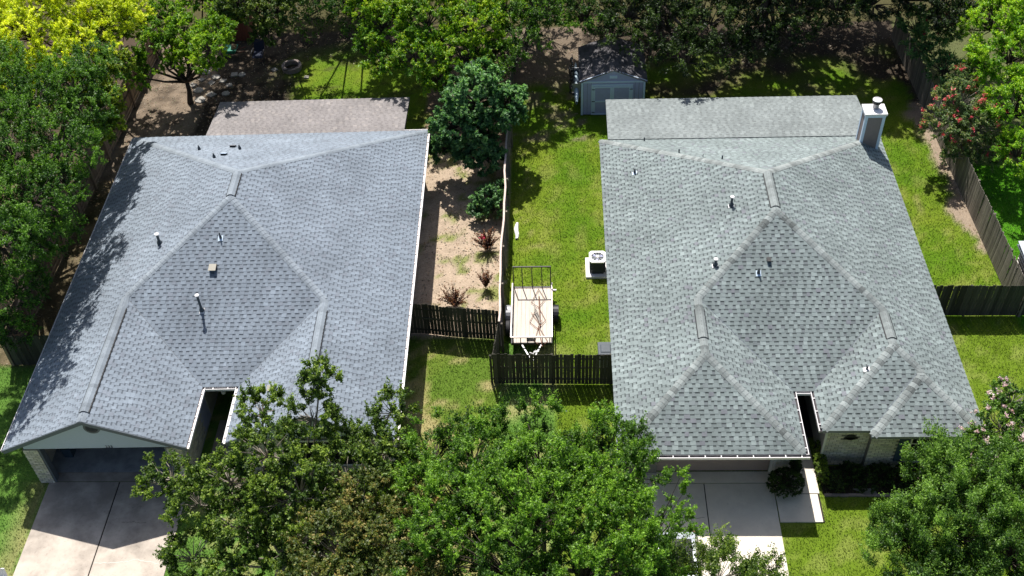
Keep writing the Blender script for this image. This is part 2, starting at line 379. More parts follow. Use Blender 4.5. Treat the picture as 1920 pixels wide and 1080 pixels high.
# ------------------------------------------------------------------ driveways and walks
def slab_set(name, rects, m, label=None, z=.03, gap=.02):
    o = MB()
    x0 = min(r[0] for r in rects); y0 = min(r[1] for r in rects); x1 = max(r[2] for r in rects); y1 = max(r[3] for r in rects)
    o.box((x0 + .01, y0 + .01, -.08), (x1 - .01, y1 - .01, z - .022)); r_ = o.obj(name, M['joint']); r_['kind'] = 'structure'
    for a, b, c, d in rects:
        s_ = MB(); s_.hexa([(a, b, -.08), (c, b, -.08), (c, d, -.08), (a, d, -.08)], [(a, b, z), (c, b, z), (c, d, z), (a, d, z)])
        s_.obj("slab", m, r_)
    return r_
def add_stain_shade(m, scale, lo, thr0, thr1, yfade=None):
    n = m.node_tree.nodes; l = m.node_tree.links; b = n["Principled BSDF"]; src = b.inputs["Base Color"].links[0].from_socket
    g = n.new("ShaderNodeNewGeometry"); t = n.new("ShaderNodeTexNoise"); t.inputs["Scale"].default_value = scale; t.inputs["Detail"].default_value = 8; t.inputs["Roughness"].default_value = .6
    l.new(g.outputs["Position"], t.inputs["Vector"]); val = t.outputs[0]
    if yfade:  # optional shade gradient painted along y
        sp = n.new("ShaderNodeSeparateXYZ"); l.new(g.outputs["Position"], sp.inputs[0]); r = n.new("ShaderNodeMapRange"); r.inputs[1].default_value = yfade[0]; r.inputs[2].default_value = yfade[1]; r.inputs[3].default_value = 0; r.inputs[4].default_value = .28
        l.new(sp.outputs[1], r.inputs[0]); ad = n.new("ShaderNodeMath"); ad.operation = 'ADD'; l.new(val, ad.inputs[0]); l.new(r.outputs[0], ad.inputs[1]); val = ad.outputs[0]
    mr = n.new("ShaderNodeMapRange"); mr.inputs[1].default_value = thr0; mr.inputs[2].default_value = thr1; mr.inputs[3].default_value = 1; mr.inputs[4].default_value = lo; l.new(val, mr.inputs[0])
    v = n.new("ShaderNodeVectorMath"); v.operation = 'SCALE'; l.new(src, v.inputs[0]); l.new(mr.outputs[0], v.inputs["Scale"]); l.new(v.outputs[0], b.inputs["Base Color"])
add_stain_shade(M['concrete_old'], 1.1, .58, .5, .82, (20.5, 24)); add_stain_shade(M['concrete_old'], 9, .8, .58, .7)  # left driveway: stains, plus painted shade deepening toward the garage
add_stain_shade(M['concrete'], .9, .86, .5, .7); add_stain_shade(M['concrete'], 7, .85, .62, .72)
def crack(pts, m, w_=.012, z=.0345):
    b = MB(); R_ = random.Random(3); P = []
    for i in range(len(pts) - 1):
        for k in range(8): t = k / 8; P.append((pts[i][0] + (pts[i + 1][0] - pts[i][0]) * t + R_.uniform(-.015, .015), pts[i][1] + (pts[i + 1][1] - pts[i][1]) * t + R_.uniform(-.025, .025)))
    for (a, c), (d, e) in zip(P, P[1:]): b.face([(a, c - w_, z), (d, e - w_, z), (d, e + w_, z), (a, c + w_, z)])
    o = b.obj("crack", m); o['kind'] = 'structure'

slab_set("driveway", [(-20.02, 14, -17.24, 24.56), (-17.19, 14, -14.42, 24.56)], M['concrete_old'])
slab_set("driveway", [(3.2, 14, 5.50, 24.40), (5.54, 14, 8.12, 24.40)], M['concrete'])
crack([(-17.15, 20.95), (-16.2, 20.98), (-15.6, 21.1), (-15.1, 21.0), (-14.5, 20.85)], M['trim'], .007); crack([(-16.6, 22.7), (-16.2, 22.72), (-15.6, 22.65)], M['joint'], .005); crack([(3.9, 22.9), (4.7, 22.85), (5.48, 22.87)], M['joint'], .006)
slab_set("path", [(8.16, 22.68, 9.72, 23.9), (8.16, 23.94, 9.8, 26.6)], M['concrete'], z=.05)
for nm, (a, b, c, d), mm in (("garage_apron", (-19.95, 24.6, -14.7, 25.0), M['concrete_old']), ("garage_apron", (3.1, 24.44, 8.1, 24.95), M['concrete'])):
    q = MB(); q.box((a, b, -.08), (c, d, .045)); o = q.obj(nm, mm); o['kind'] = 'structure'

# ------------------------------------------------------------------ roofs
def clip(poly, cl):
    """Sutherland-Hodgman of a convex 2D polygon against a convex ccw polygon"""
    out = poly
    n = len(cl)
    for k in range(n):
        ax, ay = cl[k]; bx, by = cl[(k + 1) % n]; ex, ey = bx - ax, by - ay
        inp = out; out = []
        if not inp: return []
        ds = [ex * (p[1] - ay) - ey * (p[0] - ax) for p in inp]
        m_ = len(inp)
        for i in range(m_):
            d0, d1 = ds[i], ds[(i + 1) % m_]; p, q = inp[i], inp[(i + 1) % m_]
            if d0 >= 0: out.append(p)
            if (d0 > 0 and d1 < 0) or (d0 < 0 and d1 > 0):
                t = d0 / (d0 - d1); out.append((p[0] + (q[0] - p[0]) * t, p[1] + (q[1] - p[1]) * t))
    return out
def area2(p): return .5 * sum(p[i][0] * p[(i + 1) % len(p)][1] - p[(i + 1) % len(p)][0] * p[i][1] for i in range(len(p)))

class Roof:
    def __init__(s, T, style): s.T = T; s.style = style; s.rest = MB(); s.tabs = []; s.deck = MB(); s.rr = random.Random(5)
    def face(s, pieces, eave, up2d, slope, exp=.165, seed=0):
        """pieces: convex polygons of plan points with z; eave: point on the eave; up2d: plan direction up the slope"""
        ux, uy = up2d; cs = 1 / math.sqrt(1 + slope * slope)
        U = (uy, -ux) if True else None                            # along the eave
        e0 = Vector(eave)
        def fwd(u, v, h=0.0):
            r = v * cs
            n = Vector((-ux * slope, -uy * slope, 1)).normalized()
            return s.T(Vector((e0.x + U[0] * u + ux * r, e0.y + U[1] * u + uy * r, e0.z + r * slope)) + n * h)
        def inv(p):
            dx, dy = p[0] - e0.x, p[1] - e0.y
            return (dx * U[0] + dy * U[1], (dx * ux + dy * uy) / cs)
        polys = []
        for pc in pieces:
            q = [inv(p) for p in pc]
            if area2(q) < 0: q = q[::-1]
            polys.append(q)
            top = [fwd(u, v, -.004) for u, v in q]; lo = [p - Vector((0, 0, .13)) for p in top]
            s.deck.hexa(lo, top) 
        us = [p[0] for q in polys for p in q]; vs_ = [p[1] for q in polys for p in q]
        u0, u1, v0, v1 = min(us), max(us), min(vs_), max(vs_)
        R = random.Random(seed * 101 + 7)
        k = 0
        while v0 + k * exp < v1:
            a = v0 + k * exp; b = a + exp; u = u0 - R.uniform(0, .4); raised = R.random() < .5
            while u < u1:
                wdt = R.uniform(.11, .23) if raised else R.uniform(.09, .19)
                s.unit(fwd, polys, u, u + wdt, a, b, raised, R, exp)
                u += wdt; raised = not raised
            k += 1
    def unit(s, fwd, polys, u0, u1, a, b, raised, R, exp):
        col = s.style(R, raised)
        def put(mb, q, ha, hb, c):
            if not q: return
            mb.face([fwd(u, v, ha + (hb - ha) * (v - a) / (b - a)) for u, v in q], c)
        for cl in polys:
            q = clip([(u0, a), (u1, a), (u1, b), (u0, b)], cl)
            if len(q) < 3 or area2(q) < 2e-4: continue
            full = abs(area2(q) - (u1 - u0) * (b - a)) < 1e-5
            if raised:
                hA, hB = .019, .010
                mb = s.rest
                if full: mb = MB(); s.tabs.append(mb)
                put(mb, q, hA, hB, col)
                if full:
                    P = [fwd(u0, a, hA), fwd(u1, a, hA), fwd(u1, b, hB), fwd(u0, b, hB)]; Q = [fwd(u0, a, 0), fwd(u1, a, 0), fwd(u1, b, 0), fwd(u0, b, 0)]
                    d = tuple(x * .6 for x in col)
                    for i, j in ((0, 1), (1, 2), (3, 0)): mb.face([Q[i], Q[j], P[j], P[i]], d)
            else:
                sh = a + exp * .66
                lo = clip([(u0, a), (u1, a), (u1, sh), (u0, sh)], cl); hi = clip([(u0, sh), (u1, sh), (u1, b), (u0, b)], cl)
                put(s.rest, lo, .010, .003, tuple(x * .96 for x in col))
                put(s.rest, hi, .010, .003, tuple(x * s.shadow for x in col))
                if full:
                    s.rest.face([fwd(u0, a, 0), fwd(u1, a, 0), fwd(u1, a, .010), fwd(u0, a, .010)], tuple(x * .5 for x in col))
    def finish(s, parent):
        s.deck.obj("roof_deck", M['deck'], parent)
        rf = s.rest
        cz = [(min((Vector(v) - CAM).length for v in t.v[:1]), i) for i, t in enumerate(s.tabs)]
        cz.sort(); near = set(i for _, i in cz[:290])
        for i, t in enumerate(s.tabs):
            if i in near: t.obj("shingle", M['shingle'], parent)
            else:
                for f, c in zip(t.f, t.c): rf.face([t.v[k] for k in f], c)
        rf.obj("shingle_courses", M['shingle'], parent, kind='stuff')

def cap_run(parent, T, zf, p, q, base, R, hw=.16, exp=.185, lift=.022, contrast=.2, name="ridge_cap"):
    p = Vector((p[0], p[1])); q = Vector((q[0], q[1])); d = q - p; L = d.length; d.normalize(); w_ = Vector((-d.y, d.x))
    n = max(1, int(round(L / exp))); e = L / n
    for k in range(n):
        a = p + d * (k * e - .01); b = p + d * ((k + 1) * e + .012)
        g_ = 1 + R.uniform(-contrast, contrast * .7); c = [x * g_ for x in base]
        if R.random() < .22: c = [x * (1 - contrast * 1.3) for x in c]
        mb = MB()
        def P(pt, off, h):
            x, y = pt.x + w_.x * off, pt.y + w_.y * off
            return T(Vector((x, y, zf(x, y) + h)))
        # the lower (first) end lies on top: tilt
        l0, l1 = lift + .012, lift
        A = [P(a, -hw, l0 * .7), P(a, -hw * .35, l0 * 1.1), P(a, hw * .35, l0 * 1.1), P(a, hw, l0 * .7)]
        B = [P(b, -hw, l1 * .7), P(b, -hw * .35, l1 * 1.1), P(b, hw * .35, l1 * 1.1), P(b, hw, l1 * .7)]
        for i in range(3): mb.face([A[i], A[i + 1], B[i + 1], B[i]], c)
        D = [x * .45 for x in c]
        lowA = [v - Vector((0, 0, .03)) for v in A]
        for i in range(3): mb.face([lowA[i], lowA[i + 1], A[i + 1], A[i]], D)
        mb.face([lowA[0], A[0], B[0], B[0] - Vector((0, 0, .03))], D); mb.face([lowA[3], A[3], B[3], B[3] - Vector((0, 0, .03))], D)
        mb.obj(name, M['shingle'], parent)
def ridge_vent(parent, T, zf, p, q, base, R):
    p = Vector(p); q = Vector(q); d = (q - p).normalized(); w_ = Vector((-d.y, d.x)); mb = MB()
    def P(pt, off, h): x, y = pt.x + w_.x * off, pt.y + w_.y * off; return T(Vector((x, y, zf(x, y) + h)))
    for o0, o1 in ((-.205, 0), (0, .205)):
        lo = [P(p, o0, .0), P(p, o1, .0), P(q, o1, .0), P(q, o0, .0)]; hi = [P(p, o0, .05), P(p, o1, .06), P(q, o1, .06), P(q, o0, .05)]
        mb.hexa(lo, hi)
    v = mb.obj("ridge_vent", M['black'], parent)
    cap_run(v, T, zf, p, q, base, R, hw=.175, lift=.075, contrast=.1, name="vent_cap")

def gutter(parent, a, b, side, hangers=True, mi=None, wd=.115):
    """open U channel from a to b; side = outward plan direction"""
    a = Vector(a); b = Vector(b); o = Vector((side[0], side[1], 0)); mb = MB(); z = Vector((0, 0, 1))
    def seg(o0, o1, z0, z1):
        A = [a + o * o0 + z * z0, a + o * o1 + z * z0, a + o * o1 + z * z1, a + o * o0 + z * z1]
        B = [p + (b - a) for p in A]; mb.hexa(A, B)
    seg(wd - .022, wd, -.10, .012); seg(.0, wd - .022, -.11, -.10); seg(-.012, .0, -.11, -.005)
    g = mb.obj("gutter", M['white'], parent)
    m2 = MB(); A = [a + o * .002 + z * -.099, a + o * (wd - .024) + z * -.099, a + o * (wd - .024) + z * -.045, a + o * .002 + z * -.045]
    m2.hexa(A, [p + (b - a) for p in A]); m2.obj("gutter_trough", mi or M['gutter_in'], g)
    L = (b - a).length; n = int(L / .62); 
    if hangers:
        for k in range(n + 1):
            p = a + (b - a) * ((k + .5) / (n + 1)); d = (b - a).normalized() * .016
            h = MB(); h.hexa([p - d + z * -.02, p + d + z * -.02, p + d + o * (wd - .02) + z * -.02, p - d + o * (wd - .02) + z * -.02],
                             [p - d + z * .004, p + d + z * .004, p + d + o * (wd - .02) + z * .004, p - d + o * (wd - .02) + z * .004]); h.obj("hanger", M['white'], g)
    return g

def wallseg(mb, a, b, z0, z1, t=.12, c=None):
    a = Vector((*a, 0)); b = Vector((*b, 0)); d = (b - a).normalized(); n = Vector((d.y, -d.x, 0)) * (t / 2)
    lo = [a - n, b - n, b + n, a + n]; mb.hexa([p + Vector((0, 0, z0)) for p in lo], [p + Vector((0, 0, z1)) for p in lo], c)
def brick_panel(mb, a, b, z0, z1, R, bw=.27, bh=.11, jt=.022, proud=.012, holes=()):
    """courses of bricks on the plane a-b (plan), outward to the right-hand side of a->b"""
    a = Vector((*a, 0)); b = Vector((*b, 0)); L = (b - a).length; d = (b - a).normalized(); n = Vector((d.y, -d.x, 0))
    k = 0; z = z0
    while z + bh <= z1 + .03:
        u = -(bw / 2) * (k % 2)
        while u < L:
            u0, u1 = max(0, u + jt / 2), min(L, u + bw - jt / 2)
            if u1 - u0 > .03 and not any(h[0] < (u0 + u1) / 2 < h[1] and h[2] < z + bh / 2 < h[3] for h in holes):
                g = R.uniform(.75, 1.15); c = (.60 * g, .565 * g * R.uniform(.97, 1.03), .47 * g * R.uniform(.9, 1.08)); pr = proud + R.uniform(-.003, .003)
                p0 = a + d * u0; p1 = a + d * u1; zt = min(z + bh - jt, z1)
                A = [p0, p1, p1 + n * pr, p0 + n * pr]; mb.hexa([p + Vector((0, 0, z)) for p in A], [p + Vector((0, 0, zt)) for p in A], c)
            u += bw
        z += bh; k += 1

# ============ RIGHT HOUSE
xL, Wd, yB, yN, wL, wR, yG, yR, yR2, xS, ze, sR = 2.1035, 13.4414, 42.648, 26.7701, 6.7877, 5.8776, 23.8311, 24.871, 24.5826, 11.3949, 2.65, .4914
xR = xL + Wd; mx = xL + Wd / 2
def zR(x, y):
    a = min(x - xL, xR - x, yB - y, y - yN); b = min(x - xL, xL + wL - x, y - yG, yB - y); c = min(xR - x, x - (xR - wR), y - yR, yB - y)
    e = min(xR - x, x - xS, y - yR2, yB - y)
    return ze + sR * max(a, b, c, e)
I = lambda v: v
hR = thing("house", "single-storey house under grey-green shingle hip roof with tall white-trimmed chimney", "house", (8.8, 34, 0))
def styleR(R, raised):
    t = R.random()
    if raised:
        if t < .20: c = (.268, .305, .298)
        elif t < .88: c = (.226, .258, .253)
        elif t < .96: c = (.196, .218, .220)
        else: c = (.20, .205, .222)
    else: c = (.212, .242, .238) if t < .8 else (.192, .212, .216)
    g = R.uniform(.93, 1.07); return (c[0] * g * .93, c[1] * g * .96, c[2] * g * .98)
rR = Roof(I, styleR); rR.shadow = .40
def Z(x, y): return Vector((x, y, zR(x, y)))
def E(x, y): return Vector((x, y, ze))
Lj = Z(xL + wL / 2, yN + wL / 2); Rj = Z(xR - wR / 2, yN + wR / 2); B1 = Z(mx, yB - Wd / 2); B2 = Z(mx, yN + Wd / 2)
Lp = Z(xL + wL / 2, yG + wL / 2); Rp = Z(xR - wR / 2, yR + wR / 2); w3 = xR - xS
Sp = Z(xR - w3 / 2, yR2 + w3 / 2); J = Z(xR - w3 / 2, yR + w3 / 2)
rR.face([[E(xL, yG), Lp, Z(xL + wL / 2, yB - wL / 2), E(xL, yB)], [Lj, B2, B1, Z(xL + wL / 2, yB - wL / 2)]], (xL, yG, ze), (1, 0), sR, seed=1)
q1 = Z(xR - w3 / 2, yB - w3 / 2); q2 = Z(xR - wR / 2, yB - wR / 2)
rR.face([[E(xR, yR2), E(xR, yB), q1, Sp], [J, q1, q2, Rp], [Rj, q2, B1, B2]], (xR, yR2, ze), (-1, 0), sR, seed=2)
rR.face([[E(xL + wL, yG), E(xL + wL, yN), Lj, Lp]], (xL + wL, yG, ze), (-1, 0), sR, seed=3)
rR.face([[E(xR - wR, yN), E(xR - wR, yR), Rp, Rj]], (xR - wR, yN, ze), (1, 0), sR, seed=4)
rR.face([[E(xL + wL, yN), E(xR - wR, yN), Rj, B2, Lj]], (xL + wL, yN, ze), (0, 1), sR, seed=5)
rR.face([[E(xL, yB), E(xR, yB), B1]], (xL, yB, ze), (0, -1), sR, seed=6)
rR.face([[E(xL, yG), E(xL + wL, yG), Lp]], (xL, yG, ze), (0, 1), sR, seed=7)
rR.face([[E(xR - wR, yR), E(xS, yR), J, Rp]], (xR - wR, yR, ze), (0, 1), sR, seed=8)
rR.face([[E(xS, yR), E(xS, yR2), Sp, J]], (xS, yR, ze), (1, 0), sR, seed=9)
rR.face([[E(xS, yR2), E(xR, yR2), Sp]], (xS, yR2, ze), (0, 1), sR, seed=10)
# rear porch roof, a flatter plane that starts at the eave and falls to the back
sp = .075
def stylePR(R, raised):
    t = R.random(); c = (.25, .278, .276) if t < .25 else (.218, .243, .243); g = R.uniform(.96, 1.04); return (c[0] * g, c[1] * g, c[2] * g)
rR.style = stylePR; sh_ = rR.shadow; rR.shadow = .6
PY0, PY1 = yB - .1, 46.42; zp1 = 2.36; zp0 = ze + .10; slp = (zp0 - zp1) / (PY1 - PY0)
rR.face([[Vector((2.52, PY0, zp0)), Vector((2.56, PY1, zp1)), Vector((15.24, PY1, zp1)), Vector((15.24, PY0, zp0))]], (2.56, PY1, zp1), (0, -1), slp, seed=11)
rR.shadow = sh_; rR.finish(hR)
Rr = random.Random(3); capR = (.245, .272, .27)
for p, q in ((B1, (xL + .05, yB - .05)), (B1, (xR - .05, yB - .05))): cap_run(hR, I, zR, q, p, (.27, .295, .29), Rr, hw=.16)
for p, q in ((B2, Lj), (B2, Rj), (Lp, (xL + .05, yG + .05)), (Lp, (xL + wL - .05, yG + .05)), (Rp, (xR - wR + .05, yR + .05)), (Rp, J), (Sp, (xS + .05, yR2 + .05)), (Sp, (xR - .05, yR2 + .05))):
    cap_run(hR, I, zR, q, p, capR, Rr, hw=.16, contrast=.28)
cap_run(hR, I, zR, Sp, J, capR, Rr)
def lerp2(a, b, t): return (a[0] + (b[0] - a[0]) * t, a[1] + (b[1] - a[1]) * t)
def vent_run(parent, T, zf, A, B, t0, t1, base, R):
    if t0 > .02: cap_run(parent, T, zf, A, lerp2(A, B, t0), base, R)
    ridge_vent(parent, T, zf, lerp2(A, B, t0), lerp2(A, B, t1), base, R)
    if t1 < .98: cap_run(parent, T, zf, lerp2(A, B, t1), B, base, R)
vent_run(hR, I, zR, B1, B2, .03, .92, capR, Rr); vent_run(hR, I, zR, Lj, Lp, .2, .72, capR, Rr); vent_run(hR, I, zR, Rj, Rp, .12, .82, capR, Rr)
def valley(parent, T, a, b):
    mb = MB(); a = Vector(a); b = Vector(b); d = (b - a); d.z = 0; d.normalize(); w_ = Vector((-d.y, d.x, 0)) * .014
    A = [T(a - w_) + Vector((0, 0, .021)), T(a + w_) + Vector((0, 0, .021)), T(b + w_) + Vector((0, 0, .021)), T(b - w_) + Vector((0, 0, .021))]
    mb.hexa([p - Vector((0, 0, .03)) for p in A], A); mb.obj("valley_flashing", M['fascia'], parent)
valley(hR, I, E(xL + wL, yN), Lj); valley(hR, I, E(xR - wR, yN), Rj); valley(hR, I, E(xS, yR), J)
# gutters
gutter(hR, (xL, yG, ze - .02), (xL + wL + .13, yG, ze - .02), (0, -1), wd=.15); gutter(hR, (xL + wL, yG, ze - .02), (xL + wL, yN - .02, ze - .02), (1, 0))
gutter(hR, (xR - wR, yR + .02, ze - .02), (xR - wR, yN - .02, ze - .02), (-1, 0)); gutter(hR, (xL + wL + .13, yN, ze - .02), (xR - wR - .13, yN, ze - .02), (0, -1), hangers=False, mi=M['deck'])
# walls
ww = MB(); ov = .42
def W2(mb, pts, z0=0, z1=2.56):
    for i in range(len(pts) - 1): wallseg(mb, pts[i], pts[i + 1], z0, z1)
gy = 25.0
W2(ww, [(8.68, gy + .1), (8.68, yN + 3.2), (xR - wR + ov, yN + 3.2), (xR - wR + ov, 25.4)])
quick('entry_floor', M['dark'], hR, lambda b: b.box((8.7, 26.6, .0), (xR - wR + ov - .06, yN + 3.1, .045)))
W2(ww, [(xR - ov, 25.25), (xR - ov, yB - ov), (xL + ov, yB - ov), (xL + ov, gy + .2), (3.9, gy + .2)])
ww.obj("wall", M['gablepaint'], hR)
mo = MB(); wallseg(mo, (xR - wR + ov, 25.34), (xS + .3, 25.34), 0, 2.56); wallseg(mo, (xS + .3, 25.14), (xR - ov, 25.14), 0, 2.56); wallseg(mo, (xS + .3, 25.34), (xS + .3, 25.1), 0, 2.56)
fw_ = mo.obj("front_wall", M['mortar'], hR); bk = MB()
brick_panel(bk, (xR - wR + ov - .05, 25.28), (xS + .22, 25.28), .05, 2.5, Rr, holes=((.62, 1.1, 1.62, 1.95),))
brick_panel(bk, (xS + .24, 25.08), (xR - ov, 25.08), .05, 2.5, Rr, holes=((1.05, 1.45, .55, 2.35), (1.4, 2.75, .55, 2.4), (2.7, 3.1, .55, 2.35)))
bk.obj("brick_courses", M['brick'], fw_, kind='stuff')
quick("wall_vent", M['dark'], hR, lambda b: (b.box((xR - wR + ov + .58, 25.24, 1.66), (xR - wR + ov + 1.1, 25.30, 1.76)), b.tube([(xR - wR + ov + .84, 25.24, 1.76), (xR - wR + ov + .84, 25.3, 1.76)], .17, 12)))
quick("downspout", M['trim'], hR, lambda b: b.box((xR - wR + ov - .14, 25.2, .02), (xR - wR + ov - .06, 25.28, 2.52)))
wx0 = xS + .24 + 1.45
quick("shutter", M['navy'], hR, lambda b: b.box((wx0 - .42, 25.03, .58), (wx0 - .04, 25.085, 2.33)))
quick("shutter", M['navy'], hR, lambda b: b.box((wx0 + 1.24, 25.03, .58), (wx0 + 1.62, 25.085, 2.33)))
wf = quick("window", M['trim'], hR, lambda b: (b.box((wx0, 25.02, .55), (wx0 + .05, 25.09, 2.36)), b.box((wx0 + 1.15, 25.02, .55), (wx0 + 1.2, 25.09, 2.36)), b.box((wx0 + .05, 25.02, .55), (wx0 + 1.15, 25.09, .6)), b.box((wx0 + .05, 25.02, 2.31), (wx0 + 1.15, 25.09, 2.36)), b.box((wx0 + .05, 25.03, 1.62), (wx0 + 1.15, 25.08, 1.66))))
quick("pane", M['glass'], wf, lambda b: b.box((wx0 + .05, 25.05, .6), (wx0 + 1.15, 25.06, 1.62))); quick("pane", M['glass'], wf, lambda b: b.box((wx0 + .05, 25.05, 1.66), (wx0 + 1.15, 25.06, 2.31)))
quick("window_sill", M['trim'], wf, lambda b: b.box((wx0 - .06, 24.99, .5), (wx0 + 1.26, 25.1, .545)))
# garage: door panels, jamb, brick pier with a number plaque
gdx0, gdx1 = 3.75, 8.02
gd = quick("garage_door", M['door'], hR, lambda b: b.box((gdx0, gy + .02, .05), (gdx1, gy + .05, 2.2)))
for k in range(4): quick("door_panel", M['door'], gd, lambda b, k=k: b.box((gdx0 + .01, gy - .01, .06 + k * .535), (gdx1 - .01, gy + .018, .06 + k * .535 + .525)))
quick("garage_lintel", M['gablepaint'], hR, lambda b: b.box((xL + ov, gy - .02, 2.205), (8.68, gy + .14, 2.56)))
quick("door_jamb", M['trim'], hR, lambda b: (b.box((8.03, gy - .06, 0), (8.15, gy + .1, 2.2)), b.box((8.16, gy - .1, 0), (8.24, gy + .1, 2.2))))
pr = quick("brick_pier", M['trim'], hR, lambda b: b.box((8.245, gy - .1, 0), (8.72, gy + .1, 2.2)))
bp = MB(); brick_panel(bp, (8.245, gy - .1), (8.72, gy - .1), .03, 2.2, Rr, bw=.235, holes=((.08, .36, 1.45, 1.62),)); bp.obj("brick_courses", M['brick'], pr, kind='stuff')
quick("brick_pier", M['mortar'], hR, lambda b: b.box((xL + ov, gy - .1, 0), (3.74, gy + .1, 2.2)))
pq = quick("number_plaque", M['black'], hR, lambda b: b.box((8.31, gy - .135, 1.62), (8.62, gy - .112, 1.82)))
def text(s_, loc, size, m, parent, rot=(math.pi / 2, 0, 0), name="lettering"):
    cu = bpy.data.curves.new(name, 'FONT'); cu.body = s_; cu.size = size; cu.extrude = .004; cu.align_x = 'CENTER'; cu.align_y = 'CENTER'
    t = bpy.data.objects.new(name, cu); COL.objects.link(t); bpy.context.view_layer.update()
    me_ = bpy.data.meshes.new_from_object(t); bpy.data.objects.remove(t); me_.materials.clear(); me_.materials.append(m)
    o = bpy.data.objects.new(name, me_); COL.objects.link(o); o.location = Vector(loc) - woff(parent); o.rotation_euler = rot; o.parent = parent; return o
text("2237", (8.465, gy - .14, 1.685), .125, M['white'], pq)
# chimney
cx0, cx1, cy0, cy1, ct = 14.2, 15.12, 41.28, 42.0, 4.93
ch = quick("chimney", M['chim'], hR, lambda b: b.box((cx0 + .02, cy0 + .02, 2.7), (cx1 - .02, cy1 - .02, ct - .16)))
def ctrim(b):
    t = .13
    for x in (cx0, cx1 - t):
        b.box((x, cy0, 2.7), (x + t, cy0 + t, ct - .22)); b.box((x, cy1 - t, 2.7), (x + t, cy1, ct - .22))
    b.box((cx0 - .01, cy0 - .01, ct - .22), (cx1 + .01, cy1 + .01, ct - .1))
quick("corner_trim", M['shedtrim'], ch, ctrim); quick("chimney_cap", M['white'], ch, lambda b: b.box((cx0 - .05, cy0 - .05, ct - .1), (cx1 + .05, cy1 + .05, ct)))
ccx, ccy = (cx0 + cx1) / 2 + .06, (cy0 + cy1) / 2 + .1
fl_ = quick("flue", M['steel'], ch, lambda b: b.lathe((ccx, ccy, ct), [(.14, 0), (.14, .28)], 18), smooth=False)
quick("flue_band", M['black'], ch, lambda b: b.lathe((ccx, ccy, ct + .26), [(.15, 0), (.195, .02), (.2, .13), (.15, .15)], 20))
quick("flue_lid", M['white'], ch, lambda b: b.lathe((ccx, ccy, ct + .42), [(.2, 0), (.215, .015), (.21, .04), (.17, .055), (.165, .03)], 20))

# pipes and vents, found where the picture ray meets the roof
def roofhit(px, py, zf, Ti=lambda x, y: (x, y)):
    z = 3.2
    for _ in range(40):
        p = at(px, py, z); x, y = Ti(p.x, p.y); z += .6 * (zf(x, y) - z)
    return at(px, py, z)
def pipe_vent(parent, px, py, zf, h, r, Ti=lambda x, y: (x, y), cap=False, flash=True, slope=.49, up=(0, 1)):
    b = roofhit(px, py, zf, Ti)
    def build(q):
        q.tube([b - Vector((0, 0, .1)), b + Vector((0, 0, h))], r, 10)
        if h > .25: q.lathe((b.x, b.y, b.z + .02), [(r * 2.1, 0), (r * 1.9, .10), (r * 1.2, .16)], 12)
    v = quick("roof_vent_pipe", M['lead'], parent, build); fm_ = M['white'] if r > .034 else M['shedtrim']
    if cap: quick("pipe_cap", M['white'], v, lambda q: q.lathe((b.x, b.y, b.z + h), [(r * 1.1, 0), (r * 1.7, .02), (r * 1.75, .05), (r * .8, .075)], 14))
    if flash:
        u = Vector((up[0], up[1], slope)).normalized(); sd = Vector((up[1], -up[0], 0)); n = sd.cross(u).normalized(); n = n if n.z > 0 else -n
        c0 = b + n * .024; a_, b_ = .10, .12
        quick("flashing", fm_, v, lambda q: q.hexa([c0 - u * b_ - sd * a_, c0 - u * b_ + sd * a_, c0 + u * b_ + sd * a_, c0 + u * b_ - sd * a_], [x + n * .006 for x in (c0 - u * b_ - sd * a_, c0 - u * b_ + sd * a_, c0 + u * b_ + sd * a_, c0 + u * b_ - sd * a_)]))
def box_vent(parent, px, py, zf, m, Ti=lambda x, y: (x, y), sz=.3, h=.16, slope=.49):
    b = roofhit(px, py, zf, Ti); u = Vector((0, 1, slope)).normalized(); n = Vector((0, -slope, 1)).normalized(); sd = Vector((1, 0, 0)); a_ = sz / 2
    lo = [b - sd * a_ - u * a_ * .7, b + sd * a_ - u * a_ * .7, b + sd * a_ + u * a_, b - sd * a_ + u * a_]
    hi = [lo[0] + n * h, lo[1] + n * h, lo[2] + n * h * .55, lo[3] + n * h * .55]
    v = quick("box_vent", M['black'], parent, lambda q: q.hexa(lo, hi))
    quick("vent_hood", m, v, lambda q: q.hexa([p + n * .003 - u * (.06 if i < 2 else 0) for i, p in enumerate(hi)], [p + n * .025 - u * (.06 if i < 2 else 0) for i, p in enumerate(hi)]))
for px, py, h, r, cp in ((1371, 386, .45, .05, True), (1341, 498, .32, .05, True), (1422, 513, .3, .033, False), (1190, 325, .28, .03, False), (1625, 693, .22, .04, False)):
    pipe_vent(hR, px, py, zR, h, r, cap=cp, up=(1, 0) if px in (1371, 1341, 1190, 1625) else (0, 1))
for px, py in ((1208, 264), (1273, 286), (1354, 298)): pipe_vent(hR, px, py, zR, .2, .035, flash=False)
pipe_vent(hR, 1318, 294, zR, .14, .015, flash=False); box_vent(hR, 1441, 487, zR, M['black'], sz=.16, h=.12)

